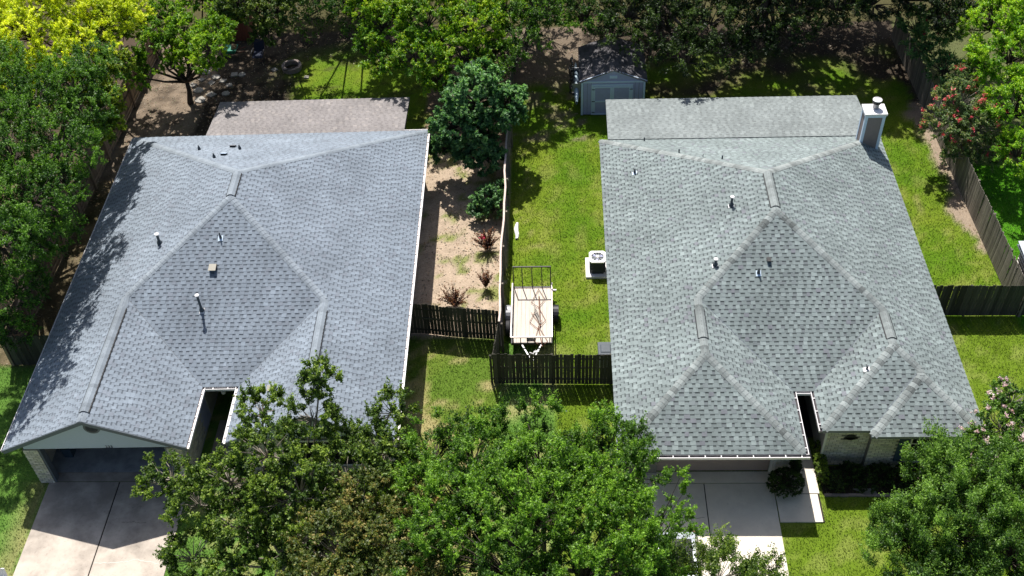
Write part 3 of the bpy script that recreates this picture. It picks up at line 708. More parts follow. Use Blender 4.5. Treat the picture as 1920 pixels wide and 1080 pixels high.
# ============ LEFT HOUSE
lx, lW, lyB, lyN, lwL, lwR, lyG, lyR, sL, la = -21.0795, 14.7365, 43.4327, 27.044, 6.9294, 6.3812, 24.124, 24.3252, .4766, math.radians(.8944)
cl_, sl_ = math.cos(la), math.sin(la)
def TL(p): return Vector((lx + cl_ * p[0] - sl_ * (p[1] - lyB), lyB + sl_ * p[0] + cl_ * (p[1] - lyB), p[2]))
def TLi(x, y): dx, dy = x - lx, y - lyB; return (cl_ * dx + sl_ * dy, lyB - sl_ * dx + cl_ * dy)
def zL(x, y):
    a = min(x, lW - x, lyB - y, y - lyN); b = min(x, lwL - x, lyB - y); c = min(lW - x, x - (lW - lwR), lyB - y)
    if y < lyN + 4: return ze + sL * max(a, b, c)
    return ze + sL * max(a, min(b, lwL / 2), min(c, lwR / 2))
hL = thing("house", "single-storey house under blue-grey shingle roof with open front-gabled garage", "house", (-14, 34, 0))
def styleL(R, raised):
    t = R.random()
    if raised:
        if t < .14: c = (.246, .282, .322)
        elif t < .9: c = (.224, .256, .292)
        else: c = (.208, .230, .262)
    else: c = (.216, .246, .280)
    g = R.uniform(.97, 1.03); return (c[0] * g * .97, c[1] * g * .99, c[2] * g * 1.02)
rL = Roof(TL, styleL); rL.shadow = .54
def ZL(x, y, z=None): return Vector((x, y, zL(x, y) if z is None else z))
EL = lambda x, y: Vector((x, y, ze))
hwL, hwR = lwL / 2, lwR / 2; zl1 = ze + sL * hwL; zl2 = ze + sL * hwR
LB1 = ZL(lW / 2, lyB - lW / 2); LB2 = ZL(lW / 2, lyN + lW / 2); LLj = Vector((hwL, lyN + hwL, zl1)); LRj = Vector((lW - hwR, lyN + hwR, zl2))
Lg = Vector((hwL, lyG, zl1)); Rg = Vector((lW - hwR, lyR, zl2))
qa = Vector((hwL, lyB - hwL, zl1)); qb = Vector((lW - hwR, lyB - hwR, zl2))
rL.face([[EL(0, lyG), Lg, qa, EL(0, lyB)], [LLj, LB2, LB1, qa]], (0, lyG, ze), (1, 0), sL, seed=21)
rL.face([[EL(lW, lyR), EL(lW, lyB), qb, Rg], [LRj, qb, LB1, LB2]], (lW, lyR, ze), (-1, 0), sL, seed=22)
rL.face([[EL(lwL, lyG), EL(lwL, lyN), LLj, Lg]], (lwL, lyG, ze), (-1, 0), sL, seed=23)
rL.face([[EL(lW - lwR, lyN), EL(lW - lwR, lyR), Rg, LRj]], (lW - lwR, lyN, ze), (1, 0), sL, seed=24)
rL.face([[EL(lwL, lyN), EL(lW - lwR, lyN), LRj, LB2, LLj]], (lwL, lyN, ze), (0, 1), sL, seed=25)
rL.face([[EL(0, lyB), EL(lW, lyB), LB1]], (0, lyB, ze), (0, -1), sL, seed=26)
def stylePL(R, raised):
    t = R.random(); c = (.285, .262, .252) if t < .12 else (.245, .228, .225); g = R.uniform(.96, 1.04); return (c[0] * g, c[1] * g, c[2] * g)
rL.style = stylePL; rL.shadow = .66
bl = TLi(-17.53, 46.87); br = TLi(-7.58, 46.67); pz1 = 2.3; pz0 = ze - .04
rL.face([[Vector((bl[0], lyB + .02, pz0)), Vector((bl[0], bl[1], pz1)), Vector((br[0], bl[1], pz1)), Vector((br[0] , lyB + .02, pz0))]], (bl[0], bl[1], pz1), (0, -1), (pz0 - pz1) / (bl[1] - lyB), seed=27)
rL.finish(hL)
capL = (.25, .285, .322); Rl = random.Random(8)
cap_run(hL, TL, zL, (.05, lyB - .05), LB1, capL, Rl, hw=.15, contrast=.06); cap_run(hL, TL, zL, (lW - .05, lyB - .05), LB1, capL, Rl, hw=.15, contrast=.06)
cap_run(hL, TL, zL, LLj, LB2, capL, Rl, hw=.15, contrast=.08); cap_run(hL, TL, zL, LRj, LB2, capL, Rl, hw=.15, contrast=.08)
vent_run(hL, TL, zL, LB1, LB2, .05, .95, capL, Rl); vent_run(hL, TL, zL, LLj, Lg, .1, .93, capL, Rl); vent_run(hL, TL, zL, LRj, Rg, .1, .85, capL, Rl)
def G(a, b, side, **k):
    s_ = (cl_ * side[0] - sl_ * side[1], sl_ * side[0] + cl_ * side[1]); gutter(hL, TL((*a, ze - .02)), TL((*b, ze - .02)), s_, **k)
gw = M['rail']
G((lW, lyR), (lW, lyB), (1, 0), mi=gw); G((lwL, lyG), (lwL, lyN), (1, 0), mi=gw); G((lW - lwR, lyN), (lW - lwR, lyR), (-1, 0), mi=gw); G((lwL + .13, lyN), (lW - lwR - .13, lyN), (0, -1))
G((br[0], lyB), (lW, lyB), (0, 1), mi=gw); G((0, lyG), (0, lyB), (-1, 0), wd=.085)
valley(hL, TL, EL(lwL, lyN), LLj); valley(hL, TL, EL(lW - lwR, lyN), LRj)
# gable fronts
def rake(xa, xb, yg, z_a, z_p):
    xm = (xa + xb) / 2
    for p, q in (((xa, z_a), (xm, z_p)), ((xb, z_a), (xm, z_p))):
        b = MB(); P = lambda x, z, y: TL((x, y, z))
        b.hexa([P(p[0], p[1] - .19, yg - .03), P(q[0], q[1] - .19, yg - .03), P(q[0], q[1] - .19, yg + .0), P(p[0], p[1] - .19, yg + .0)],
               [P(p[0], p[1] + .0, yg - .03), P(q[0], q[1] + .0, yg - .03), P(q[0], q[1] + .0, yg + .0), P(p[0], p[1] + .0, yg + .0)]); b.obj("rake_board", M['fascia'], hL)
rake(0, lwL, lyG, ze, zl1); rake(lW - lwR, lW, lyR, ze, zl2)
def gable(x0, x1, y, zb, xa, xb, z_a, z_p):
    xm = (xa + xb) / 2; s_ = (z_p - z_a) / (xm - xa); b = MB()
    zz = lambda x: z_a + s_ * min(x - xa, xb - x) - .14
    P = [(x0, zb), (x1, zb), (x1, zz(x1)), (xm, zz(xm)), (x0, zz(x0))]
    b.hexa([TL((p[0], y, p[1])) for p in P], [TL((p[0], y + .1, p[1])) for p in P]); return b.obj("gable_wall", M['gable'], hL)
gyL = lyG + .42
g1 = gable(.5, lwL - .5, gyL, 2.16, 0, lwL, ze, zl1); gable(lW - lwR + .5, lW - .5, lyR + .42, 2.3, lW - lwR, lW, ze, zl2)
vc = TL((hwL + .05, gyL - .02, zl1 - .86))
quick("gable_vent", M['fascia'], g1, lambda b: b.tube([vc + Vector((0, .01, 0)), vc - Vector((0, .05, 0))], .31, 24))
gv2 = quick("vent_louver", M['dark'], g1, lambda b: b.tube([vc - Vector((0, .04, 0)), vc - Vector((0, .06, 0))], .23, 24))
quick("louver_blade", M['fascia'], g1, lambda b: [b.box((vc.x - w_, vc.y - .075, vc.z + dz), (vc.x + w_, vc.y - .062, vc.z + dz + .015)) for dz, w_ in ((-.14, .16), (-.07, .2), (0, .22), (.07, .2), (.14, .16))])
text("233", TL((hwL + .33, gyL - .01, 2.23)), .2, M['black'], g1)
# walls and garage interior of the left house
wl = MB()
def WL(mb, pts, z0=0, z1=2.56, **k):
    for i in range(len(pts) - 1): a = TL((*pts[i], 0)); b = TL((*pts[i + 1], 0)); wallseg(mb, (a.x, a.y), (b.x, b.y), z0, z1, **k)
fy = lyG + .5
WL(wl, [(.5, fy), (.5, lyB - .45), (lW - .45, lyB - .45), (lW - .45, lyR + .48)])
WL(wl, [(lW - lwR + .5, lyR + .5), (lW - lwR + .5, lyN + 3.0), (lwL - .45, lyN + 3.0), (lwL - .45, lyN + .7)]); WL(wl, [(.5, fy + 6), (lwL - .45, fy + 6)])
wl.obj("wall", M['gablepaint'], hL)
sw = MB(); WL(sw, [(lwL - .5, fy), (lwL - .5, lyN + .6)]); o_ = sw.obj("side_wall", M['mortar'], hL)
bk = MB(); a = TL((lwL - .44, fy, 0)); b = TL((lwL - .44, lyN + .54, 0)); brick_panel(bk, (a.x, a.y), (b.x, b.y), .05, 2.5, Rl, bw=.24); bk.obj("brick_courses", M['brick'], o_, kind='stuff')
fw2 = MB(); WL(fw2, [(lW - lwR + .5, lyR + .5), (lW - .45, lyR + .5)], 0, 2.6); o_ = fw2.obj("front_wall", M['mortar'], hL)
bk = MB(); a = TL((lW - lwR + .45, lyR + .44, 0)); b = TL((lW - .45, lyR + .44, 0)); brick_panel(bk, (a.x, a.y), (b.x, b.y), .05, 2.3, Rl, holes=((1.9, 4.3, .6, 2.2),)); bk.obj("brick_courses", M['brick'], o_, kind='stuff')
wa = TL((lW - lwR + 2.4, lyR + .4, 0)); wq = quick("window", M['trim'], hL, lambda b: (b.box((wa.x - .05, wa.y - .02, .6), (wa.x + 2.35, wa.y + .03, .68)), b.box((wa.x - .05, wa.y - .02, 2.1), (wa.x + 2.35, wa.y + .03, 2.18)), b.box((wa.x + 1.1, wa.y - .02, .68), (wa.x + 1.16, wa.y + .03, 2.1))))
quick("pane", M['glass'], wq, lambda b: b.box((wa.x, wa.y, .68), (wa.x + 1.1, wa.y + .02, 2.1))); quick("pane", M['glass'], wq, lambda b: b.box((wa.x + 1.16, wa.y, .68), (wa.x + 2.3, wa.y + .02, 2.1)))
for x0, x1 in ((.44, 1.0), (lwL - 1.0, lwL - .44)):
    p = MB(); A = [TL((x0, fy - .1, 0)), TL((x1, fy - .1, 0)), TL((x1, fy + .15, 0)), TL((x0, fy + .15, 0))]; p.hexa(A, [q + Vector((0, 0, 2.16)) for q in A]); o_ = p.obj("brick_pier", M['mortar'], hL)
    bk = MB(); brick_panel(bk, (A[0].x, A[0].y), (A[1].x, A[1].y), .03, 2.14, Rl, bw=.235)
    if x0 > 2: brick_panel(bk, (A[1].x, A[1].y), (A[2].x, A[2].y), .03, 2.14, Rl, bw=.235)
    else: brick_panel(bk, (A[3].x, A[3].y), (A[0].x, A[0].y), .03, 2.14, Rl, bw=.235)
    bk.obj("brick_courses", M['brick'], o_, kind='stuff')
for x in (1.003, lwL - 1.073): quick("door_jamb", M['fascia'], hL, lambda b: b.hexa([TL((x, fy - .08, 0)), TL((x + .07, fy - .08, 0)), TL((x + .07, fy + .2, 0)), TL((x, fy + .2, 0))], [TL((x, fy - .08, 2.155)), TL((x + .07, fy - .08, 2.155)), TL((x + .07, fy + .2, 2.155)), TL((x, fy + .2, 2.155))]))
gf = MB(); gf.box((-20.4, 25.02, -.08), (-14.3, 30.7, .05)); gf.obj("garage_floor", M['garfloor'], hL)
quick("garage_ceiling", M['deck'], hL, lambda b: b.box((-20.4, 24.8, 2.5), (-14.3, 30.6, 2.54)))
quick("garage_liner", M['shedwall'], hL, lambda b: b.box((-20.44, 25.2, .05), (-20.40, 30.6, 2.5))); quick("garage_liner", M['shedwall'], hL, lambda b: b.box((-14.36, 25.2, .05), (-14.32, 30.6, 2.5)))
# entry recess of the left house
quick("porch_light", M['white'], hL, lambda b: b.lathe(TL((lwL + .55, lyN + .45, 1.7)), [(.05, 0), (.09, .05), (.09, .16), (.04, .2)], 10))
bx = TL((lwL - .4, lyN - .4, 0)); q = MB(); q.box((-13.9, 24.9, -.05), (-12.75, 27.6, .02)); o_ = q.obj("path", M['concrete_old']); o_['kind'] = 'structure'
ev = MB(); 
for px, py, h, r, cp, upd in ((300, 457, .5, .055, True, (1, 0)), (379, 583, .85, .05, True, (0, 1)), (414, 447, .32, .028, False, (0, 1))):
    pipe_vent(hL, px, py, zL, h, r, TLi, cap=cp, up=upd, flash=px != 300)
for px, py in ((374, 281), (402, 296), (450, 280)): pipe_vent(hL, px, py, zL, .26, .035, TLi, flash=False)
box_vent(hL, 400, 503, zL, M['vent_tan'], TLi); box_vent(hL, 437, 276, zL, M['steel'], TLi, sz=.26, h=.1, slope=-.45); box_vent(hL, 420, 291, zL, M['shedtrim'], TLi, sz=.26, h=.1, slope=-.45); box_vent(hL, 507, 728, zL, M['vent_tan'], TLi, sz=.22, h=.1)

# ------------------------------------------------------------------ fences
def picket_mesh(h, w_, m, var):
    b = MB(); R = random.Random(var); t = .009; c = .028
    P = [(-w_ / 2, 0), (w_ / 2, 0), (w_ / 2, h - c), (w_ / 2 - c, h), (-w_ / 2 + c, h), (-w_ / 2, h - c)]
    b.hexa([(x, -t, z) for x, z in P], [(x, t, z) for x, z in P]); return b.mesh("picket", m)
def fence(label, a, b, m, h=1.83, pw=.14, gap=.008, side=1, group="timber fences", capm=None, wob=.0, posts=2.4, topnoise=.02):
    a = Vector((*a, 0)); b = Vector((*b, 0)); d = (b - a); L = d.length; d.normalize(); ang = math.atan2(d.y, d.x); n = Vector((-d.y, d.x, 0)) * side
    R = random.Random(int(abs(a.x * 100) + abs(b.y * 10)))
    root = thing("fence", label, "fence", a, group); meshes = [picket_mesh(h + dz, pw, m, i) for i, dz in enumerate((0, -topnoise, topnoise, topnoise * .4))]
    N = int(L / (pw + gap)); st_ = L / N
    off = lambda s_: n * (wob * math.sin(s_ * .9 + 1) + wob * .5 * math.sin(s_ * 2.3))
    for k in range(N):
        s_ = (k + .5) * st_; p = a + d * s_ + off(s_)
        g = 1 if R.random() < .85 else 1.0
        inst("picket", R.choice(meshes), root, p + Vector((0, 0, .02)), (R.gauss(0, .006), R.gauss(0, .0035), ang + R.gauss(0, .018)))
    for z in (.3, 1.0, 1.55):
        r_ = MB(); pts = [a + d * s_ + off(s_) + n * .04 + Vector((0, 0, z)) for s_ in np.linspace(0, L, max(2, int(L / 1.2)))]
        for i in range(len(pts) - 1): r_.bar(pts[i], pts[i + 1], .035, .085)
        r_.obj("rail", m, root)
    k = 0.0
    while k <= L + .01:
        p = a + d * k + off(k) + n * .11; q = MB(); q.box((p.x - .045, p.y - .045, 0), (p.x + .045, p.y + .045, h - .08)); q.obj("post", m, root); k += posts
    if capm:
        c0, c1, cm = capm
        ss = np.linspace(c0, c1, 24); pts = [a + d * s_ + off(s_) + n * (.01 + .008 * math.sin(s_ * 3)) + Vector((0, 0, h + .035 + .012 * math.sin(s_ * 2.1))) for s_ in ss]
        q = MB()
        for i in range(len(pts) - 1): q.bar(pts[i], pts[i + 1], .085, .03)
        q.obj("cap_board", cm, root)
    return root
fence("dark weathered picket fence between the trailer and the front lawn", (-2.66, 29.48), (2.45, 29.4), M['fence_dark'], gap=.007)
fence("dark curved picket fence across the dirt strip beside the left house", (-6.45, 32.35), (-2.5, 31.98), M['fence_dark'], gap=.009, wob=.05)
fence("long boundary fence with sun-bleached cap between the two yards", (-2.5, 31.3), (-2.44, 54.5), M['fence_grey'], capm=(0, 13.6, M['fence_cap']), wob=.035, side=-1)
fence("short return of dark fence joining the long boundary fence", (-2.66, 29.5), (-2.5, 31.25), M['fence_dark'])
fence("tall grey weathered fence along the right edge of the yard", (19.85, 33.1), (19.5, 55.5), M['fence_grey'], gap=.004, topnoise=.03, side=-1)
fence("dark cross fence between the right house and the grey side fence", (15.2, 33.2), (24.5, 33.1), M['fence_dark'], gap=.004)
fence("shaded old fence left of the blue-grey house under the trees", (-23.75, 30.7), (-23.6, 56), M['fence_tan'], gap=.006, side=-1)
fence("short dark cross fence at the left corner of the left house", (-23.7, 30.7), (-20.6, 30.75), M['fence_dark'], gap=.006)

# ------------------------------------------------------------------ plants
def unit(v): return v / np.maximum(np.linalg.norm(v, axis=-1, keepdims=True), 1e-9)
def leaves_for(cent, outd, n_leaf, csize, ll, lw, palette, tone_c, up=.5, twig=6, plume=False, bend=.5, bigs=None):
    """cent (K,3) cluster centres, outd (K,3) outward; returns quad verts and colours"""
    K = len(cent); T = K * twig
    td = unit(outd[:, None, :] * (.75) + rng.normal(0, .62, (K, twig, 3)) + np.array((0, 0, up * .5)))
    if plume: td = unit(td * .5 + np.array((0, 0, .9)))
    tl = csize * rng.uniform(.55, 1.25, (K, twig, 1))
    m = max(1, n_leaf // twig)
    t = rng.uniform(.05, 1, (K, twig, m, 1)) ** .8
    pos = cent[:, None, None, :] + td[:, :, None, :] * tl[:, :, None, :] * t + rng.normal(0, .16 if twig > 2 else .09, (K, twig, m, 3)) * csize * .55
    ld = unit(td[:, :, None, :] * .8 + rng.normal(0, .75, (K, twig, m, 3)) - np.array((0, 0, .15)))
    nrm = unit(outd[:, None, None, :] * .45 + np.array((0, 0, .65)) + rng.normal(0, bend, (K, twig, m, 3)))
    side = unit(np.cross(ld, nrm)); s = rng.uniform(.65, 1.25, (K, twig, m, 1))
    big = 1.0 if bigs is None else bigs[:, None, None, None]
    a = ld * ll * s * .5 * big; b = side * lw * s * .5 * big
    Q = np.stack([pos - a * .8 + b * 1.15, pos - a * .55 - b * 1.15, pos + a * 1.1], axis=3).reshape(-1, 3)
    tone = tone_c[:, None, None] + rng.normal(0, .23, (K, twig, m)); tone = np.clip(tone, 0, 1)[..., None]
    lo, mid, hi = [np.array(c) for c in palette]
    c = np.where(tone < .5, lo + (mid - lo) * tone * 2, mid + (hi - mid) * (tone - .5) * 2) * rng.uniform(.65, 1.3, tone.shape)
    return Q, c.reshape(-1, 3)
def lobes_px(L): return [(np.array(at(px, py, z)), r if hasattr(r, '__len__') else (r, r, r * .8)) for px, py, z, r in L]
def plant(name, label, cat, base, lobes, palette, n_leaves=60000, ll=.13, lw=.07, csize=.42, spacing=.42, group=None, trunk_r=.16, bark='bark', fork=.35,
          tips=.0, blossoms=None, seed=0, per=None, shoots=0, shoot_len=.7, bigtop=0, inner=.25, down=-.35, plume=False, topz=None, holes=.0, trunks=1, tonebias=.5, showbranch=1.0, rough=.22, bend=.5):
    global rng
    rng = np.random.default_rng(100 + seed); R = random.Random(seed)
    base = Vector((base[0], base[1], 0)); root = thing(name, label, cat, base, group)
    C, O, TN = [], [], []
    n_leaves = int(n_leaves * 1.28); ll *= .88; lw *= .95
    for c, r in lobes:
        r = np.array(r); area = 4 * math.pi * ((r[0] * r[1]) ** 1.6 / 3 + (r[0] * r[2]) ** 1.6 / 3 + (r[1] * r[2]) ** 1.6 / 3) ** (1 / 1.6)
        k = int(area / spacing ** 2 * .8) + 6
        d = unit(rng.normal(0, 1, (k, 3))); d = d[d[:, 2] > down]
        nz = np.array([mnoise.noise(Vector(p * 1.7 + c)) for p in d])
        rad = 1 + rough * nz * 1.6 - rng.random(len(d)) ** 2 * .28
        C.append(c + d * r * rad[:, None]); O.append(unit(d / r)); TN.append(nz * .45)
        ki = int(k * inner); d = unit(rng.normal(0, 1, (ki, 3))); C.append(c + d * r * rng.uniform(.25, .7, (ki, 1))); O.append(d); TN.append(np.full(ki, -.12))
    C = np.concatenate(C); O = np.concatenate(O); TN = np.concatenate(TN)
    ins = np.zeros(len(C), bool)
    for c, r in lobes: ins |= (((C - c) / (np.array(r) * .62)) ** 2).sum(1) < 1
    keep = ~(ins & (rng.random(len(C)) < .75)) & (C[:, 2] > .15)
    if holes > 0:
        hz = np.array([mnoise.noise(Vector(p * .9 + 7)) for p in C]); keep &= hz > -1 + 0 * hz if holes <= 0 else (hz > (holes - .6))
    C, O, TN = C[keep], O[keep], TN[keep]
    ztop = C[:, 2].max(); zmin = C[:, 2].min()
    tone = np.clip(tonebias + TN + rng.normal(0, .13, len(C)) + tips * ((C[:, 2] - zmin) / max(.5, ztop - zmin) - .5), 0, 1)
    n_leaf = per or max(6, int(n_leaves / len(C)))
    bigs = np.where(C[:, 2] > bigtop, 2.0, 1.0) if bigtop else None
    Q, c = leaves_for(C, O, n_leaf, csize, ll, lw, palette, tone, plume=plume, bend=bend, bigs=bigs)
    if shoots:
        oc = np.where(O[:, 2] > -.3)[0]; sel = rng.permutation(oc)[:min(shoots, len(oc))]
        Q2, c2 = leaves_for(C[sel] + O[sel] * csize * .3, O[sel], 44, shoot_len, ll, lw, palette, np.clip(tone[sel] + .12, 0, 1), twig=2, plume=True, bend=bend)
        sh_c = C[sel]
        Q = np.concatenate([Q, Q2]); c = np.concatenate([c, c2])
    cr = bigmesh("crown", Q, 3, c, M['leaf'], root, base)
    # trunk, limbs and branches
    if trunk_r > 0:
        tk = MB(); ctr = Vector(np.mean([l_[0] for l_ in lobes], 0)); zf_ = max(.25, fork * (zmin + (ztop - zmin) * .5))
        for tnum in range(trunks):
            b0 = base + Vector((R.uniform(-.15, .15), R.uniform(-.15, .15), 0)) * (tnum > 0)
            mine = [l_ for i, l_ in enumerate(lobes) if i % trunks == tnum] or lobes
            f = b0.lerp(Vector((ctr.x, ctr.y, 0)), .2) + Vector((0, 0, zf_))
            tk.tube([b0 - Vector((0, 0, .1)), b0 + Vector((0, 0, .15)), b0.lerp(f, .5) + Vector((R.uniform(-.08, .08), R.uniform(-.08, .08), 0)), f], [trunk_r * 1.45, trunk_r * 1.1, trunk_r * .9, trunk_r * .8], 8)
            for c_, r_ in mine:
                e = Vector(c_); mid = f.lerp(e, .5) + Vector((R.uniform(-.3, .3), R.uniform(-.3, .3), -.1 * (e - f).length))
                tk.tube([f - Vector((0, 0, .05)), mid, e, e + Vector((0, 0, r_[2] * .5))], [trunk_r * .6, trunk_r * .4, trunk_r * .25, trunk_r * .1], 6)
        tk.obj("trunk", M[bark], root, smooth=True)
        br = MB(); sel = rng.permutation(len(C))[:int(min(len(C), 420) * showbranch)]
        LC = np.array([l_[0] for l_ in lobes])
        for i in sel:
            p = C[i]; j = ((LC - p) ** 2).sum(1).argmin(); s0 = LC[j] + (p - LC[j]) * .1 - np.array((0, 0, lobes[j][1][2] * .25)); m_ = (s0 + p) / 2 + rng.normal(0, .08, 3)
            br.tube([s0, m_, p + O[i] * csize * .3], [trunk_r * .17 + .006, trunk_r * .1 + .005, .005], 3)
        br.obj("branches", M[bark], root, kind='stuff')
    if blossoms:
        nb, bcol, size, zlo = blossoms
        cand = np.where((O[:, 2] > -.1) & (C[:, 2] > zmin + (ztop - zmin) * zlo))[0]; sel = rng.permutation(cand)[:nb]
        P = C[sel] + O[sel] * csize * .7
        Q, c = leaves_for(P, O[sel], 42, size, .065, .05, bcol, np.clip(rng.normal(.5, .2, len(sel)), 0, 1), bend=1)
        bigmesh("blossoms", Q, 3, c, M['blossom'], root, base)
    return root
def W_(*L): return [(np.array(c), (r, r, r * .75)) for *c, r in L]
# palettes: dark, mid, light leaf colours
DEEP = ((.010, .034, .006), (.042, .122, .012), (.15, .30, .028))
OAK = ((.012, .034, .005), (.062, .155, .013), (.22, .40, .03))
MIXED = ((.020, .046, .009), (.080, .150, .020), (.28, .38, .055))
TAN = ((.045, .080, .016), (.14, .18, .035), (.42, .30, .10))
YELLOW = ((.20, .30, .008), (.54, .62, .02), (.84, .84, .05))
LIME = ((.06, .17, .008), (.19, .39, .016), (.48, .64, .025))
BRIGHT = ((.045, .12, .008), (.14, .30, .014), (.40, .54, .025))
BLUE = ((.018, .06, .022), (.080, .20, .070), (.25, .44, .16))
BLACKG = ((.006, .015, .004), (.017, .038, .009), (.10, .17, .028))
SILV = ((.012, .038, .008), (.068, .155, .020), (.22, .38, .05))
g_f = "trees in front of the two houses"; g_b = "trees behind the two houses"
plant("oak_tree", "large dense dark green tree standing between the two driveways", "tree", (-.6, 19.2), lobes_px([
    (880, 880, 5.4, 1.8), (1010, 870, 5.8, 1.9), (1120, 885, 5.4, 1.65), (1000, 970, 7, 2.3), (1120, 975, 6.2, 2.1), (880, 960, 6.2, 2.0), (950, 1060, 7, 2.4), (1090, 1080, 6.6, 2.3), (1200, 1050, 5, 1.2), (1165, 835, 4.5, 1.0), (815, 860, 5, 1.0)]),
    OAK, 215000, .092, .042, .36, .36, g_f, .2, seed=1, tips=.3, rough=.55, holes=.32, shoots=800, shoot_len=.55, tonebias=.5)
plant("ash_tree", "open multi-stemmed tree with pale branches in front of the left house", "tree", (-10.2, 20.4), lobes_px([
    (600, 715, 6.6, (.5, .5, .8)), (585, 780, 5.8, (.8, .8, .9)), (490, 770, 5.6, (.7, .7, .8)), (500, 850, 5.6, 1.1), (735, 770, 5.6, .75), (725, 840, 5.2, (.9, .9, .8)), (650, 835, 4.2, .8), (430, 900, 4.6, 1.1), (320, 895, 4.2, (1.0, .8, .6)), (370, 940, 4, 1.1),
    (560, 920, 5, 1.5), (650, 890, 5, 1.0), (460, 980, 4, 1.3), (360, 1045, 3.2, .8), (560, 1010, 3.8, 1.2), (430, 1060, 3.2, 1.1), (760, 900, 5, 1.2)]),
    MIXED, 105000, .10, .062, .34, .38, g_f, .11, 'bark_pale', seed=2, shoots=160, shoot_len=.5, trunks=4, tips=.1, fork=.12, holes=.2, inner=.12)
plant("redbud_tree", "rust-tinted tree with browning leaves at the bottom of the front yard", "tree", (-6.2, 18.6), lobes_px([
    (690, 960, 5, 1.4), (640, 1040, 5, 1.5), (740, 1030, 5.2, 1.5), (790, 980, 5.5, 1.2), (600, 1100, 4.5, 1.4), (700, 1110, 5, 1.6), (850, 1060, 5.6, 1.2)]),
    TAN, 76000, .10, .062, .36, .36, g_f, .12, 'bark_pale', seed=3, tips=.15, tonebias=.34, inner=.15)
plant("elm_sapling", "light green young tree with thin upright twigs over the right driveway", "tree", (4.6, 17.6), lobes_px([
    (1345, 1085, 3.6, (1.0, 1.0, 1.1)), (1290, 1070, 3.4, (.8, .8, .9)), (1420, 1110, 3.2, (.9, .8, .9)), (1230, 1100, 4, 1.2), (1352, 1035, 3.4, (.25, .25, .8)), (1400, 1060, 3.2, (.2, .2, .6)), (1445, 1070, 3, (.2, .2, .6))]),
    MIXED, 30000, .085, .04, .5, .34, g_f, .07, 'bark_pale', seed=4, plume=True, tonebias=.55, inner=.12)
plant("cedar_elm_tree", "tall feathery dark green tree filling the lower right corner", "tree", (14.2, 19.6), lobes_px([
    (1722, 885, 3.2, (.35, .35, .9)), (1745, 840, 3.4, (.2, .2, .8)), (1775, 905, 3.8, (.8, .8, 1.1)), (1830, 900, 4.2, (1.3, 1.2, 1.3)), (1905, 930, 4.2, (1.3, 1.3, 1.2)), (1668, 1000, 2.4, (.6, .5, .9)), (1700, 1010, 3.2, (.9, .9, 1.3)), (1800, 1000, 4, (1.6, 1.5, 1.5)), (1900, 1040, 4, (1.7, 1.6, 1.4)), (1740, 1090, 3, 1.4), (1850, 1110, 3.2, 1.6)]),
    SILV, 150000, .095, .036, .60, .40, g_f, .14, seed=5, plume=True, tips=.2, rough=.4, down=-.6, shoots=420, shoot_len=.7)
plant("crape_myrtle", "crape myrtle with pale pink flowers at the corner of the right house", "tree", (17.2, 23.6), lobes_px([
    (1880, 800, 3.2, 1.0), (1850, 850, 2.8, .9), (1910, 860, 3, 1.1), (1900, 750, 3.2, .8), (1870, 890, 2.2, .9)]),
    SILV, 26000, .10, .055, .3, .34, "crape myrtles", .08, 'bark_pale', seed=6, blossoms=(110, ((.5, .32, .38), (.78, .58, .62), (.88, .78, .80)), .17, .2), tonebias=.6)
plant("crape_myrtle", "crape myrtle with deep pink-red flowers hanging over the grey side fence", "tree", (21.4, 44.6), lobes_px([
    (1800, 190, 3.2, 1.15), (1770, 240, 2.6, .95), (1835, 235, 2.8, 1.1), (1805, 150, 3.2, .75), (1850, 285, 1.7, .9), (1790, 290, 1.6, .6)]),
    ((.03, .07, .02), (.13, .22, .07), (.34, .34, .13)), 42000, .10, .05, .28, .32, "crape myrtles", .07, 'bark_pale', seed=7, blossoms=(80, ((.5, .04, .07), (.80, .12, .17), (.80, .34, .28)), .19, .15), tonebias=.5)
plant("crape_myrtle", "dark shaded bush with a few red flowers beyond the top of the side fence", "bush", (21.2, 50.5), lobes_px([
    (1735, 90, 2.4, 1.1), (1770, 130, 2.0, .9), (1720, 50, 2.6, 1.1), (1760, 50, 3, 1.2)]),
    BLUE, 20000, .10, .05, .3, .34, "crape myrtles", .07, seed=8, blossoms=(9, ((.25, .02, .04), (.4, .05, .07), (.5, .1, .1)), .12, .2))
plant("ash_tree", "bright lime green tree filling the upper right corner beyond the fence", "tree", (25.5, 48.5), lobes_px([
    (1895, 110, 4.4, 1.7), (1865, 45, 4.8, 1.6), (1905, 210, 3.6, 1.5), (1930, 20, 5, 1.8), (1910, 290, 2.8, 1.1), (1855, 130, 3.8, .9), (1980, 150, 4.4, 1.8)]),
    LIME, 90000, .13, .05, .36, .38, g_b, .15, seed=9, tips=.35)
plant("chinese_pistache", "golden yellow-green tree at the upper left corner", "tree", (-28.5, 54), lobes_px([
    (60, 60, 7.5, 2.0), (150, 95, 7, 1.7), (30, 150, 6, 1.6), (195, 40, 7, 1.6), (-50, 80, 7.5, 2), (100, 160, 6, 1.3), (100, 0, 8, 2.2), (240, 20, 6.6, 1.0)]),
    YELLOW, 110000, .15, .055, .34, .38, g_b, .16, seed=10, tips=.35, tonebias=.5)
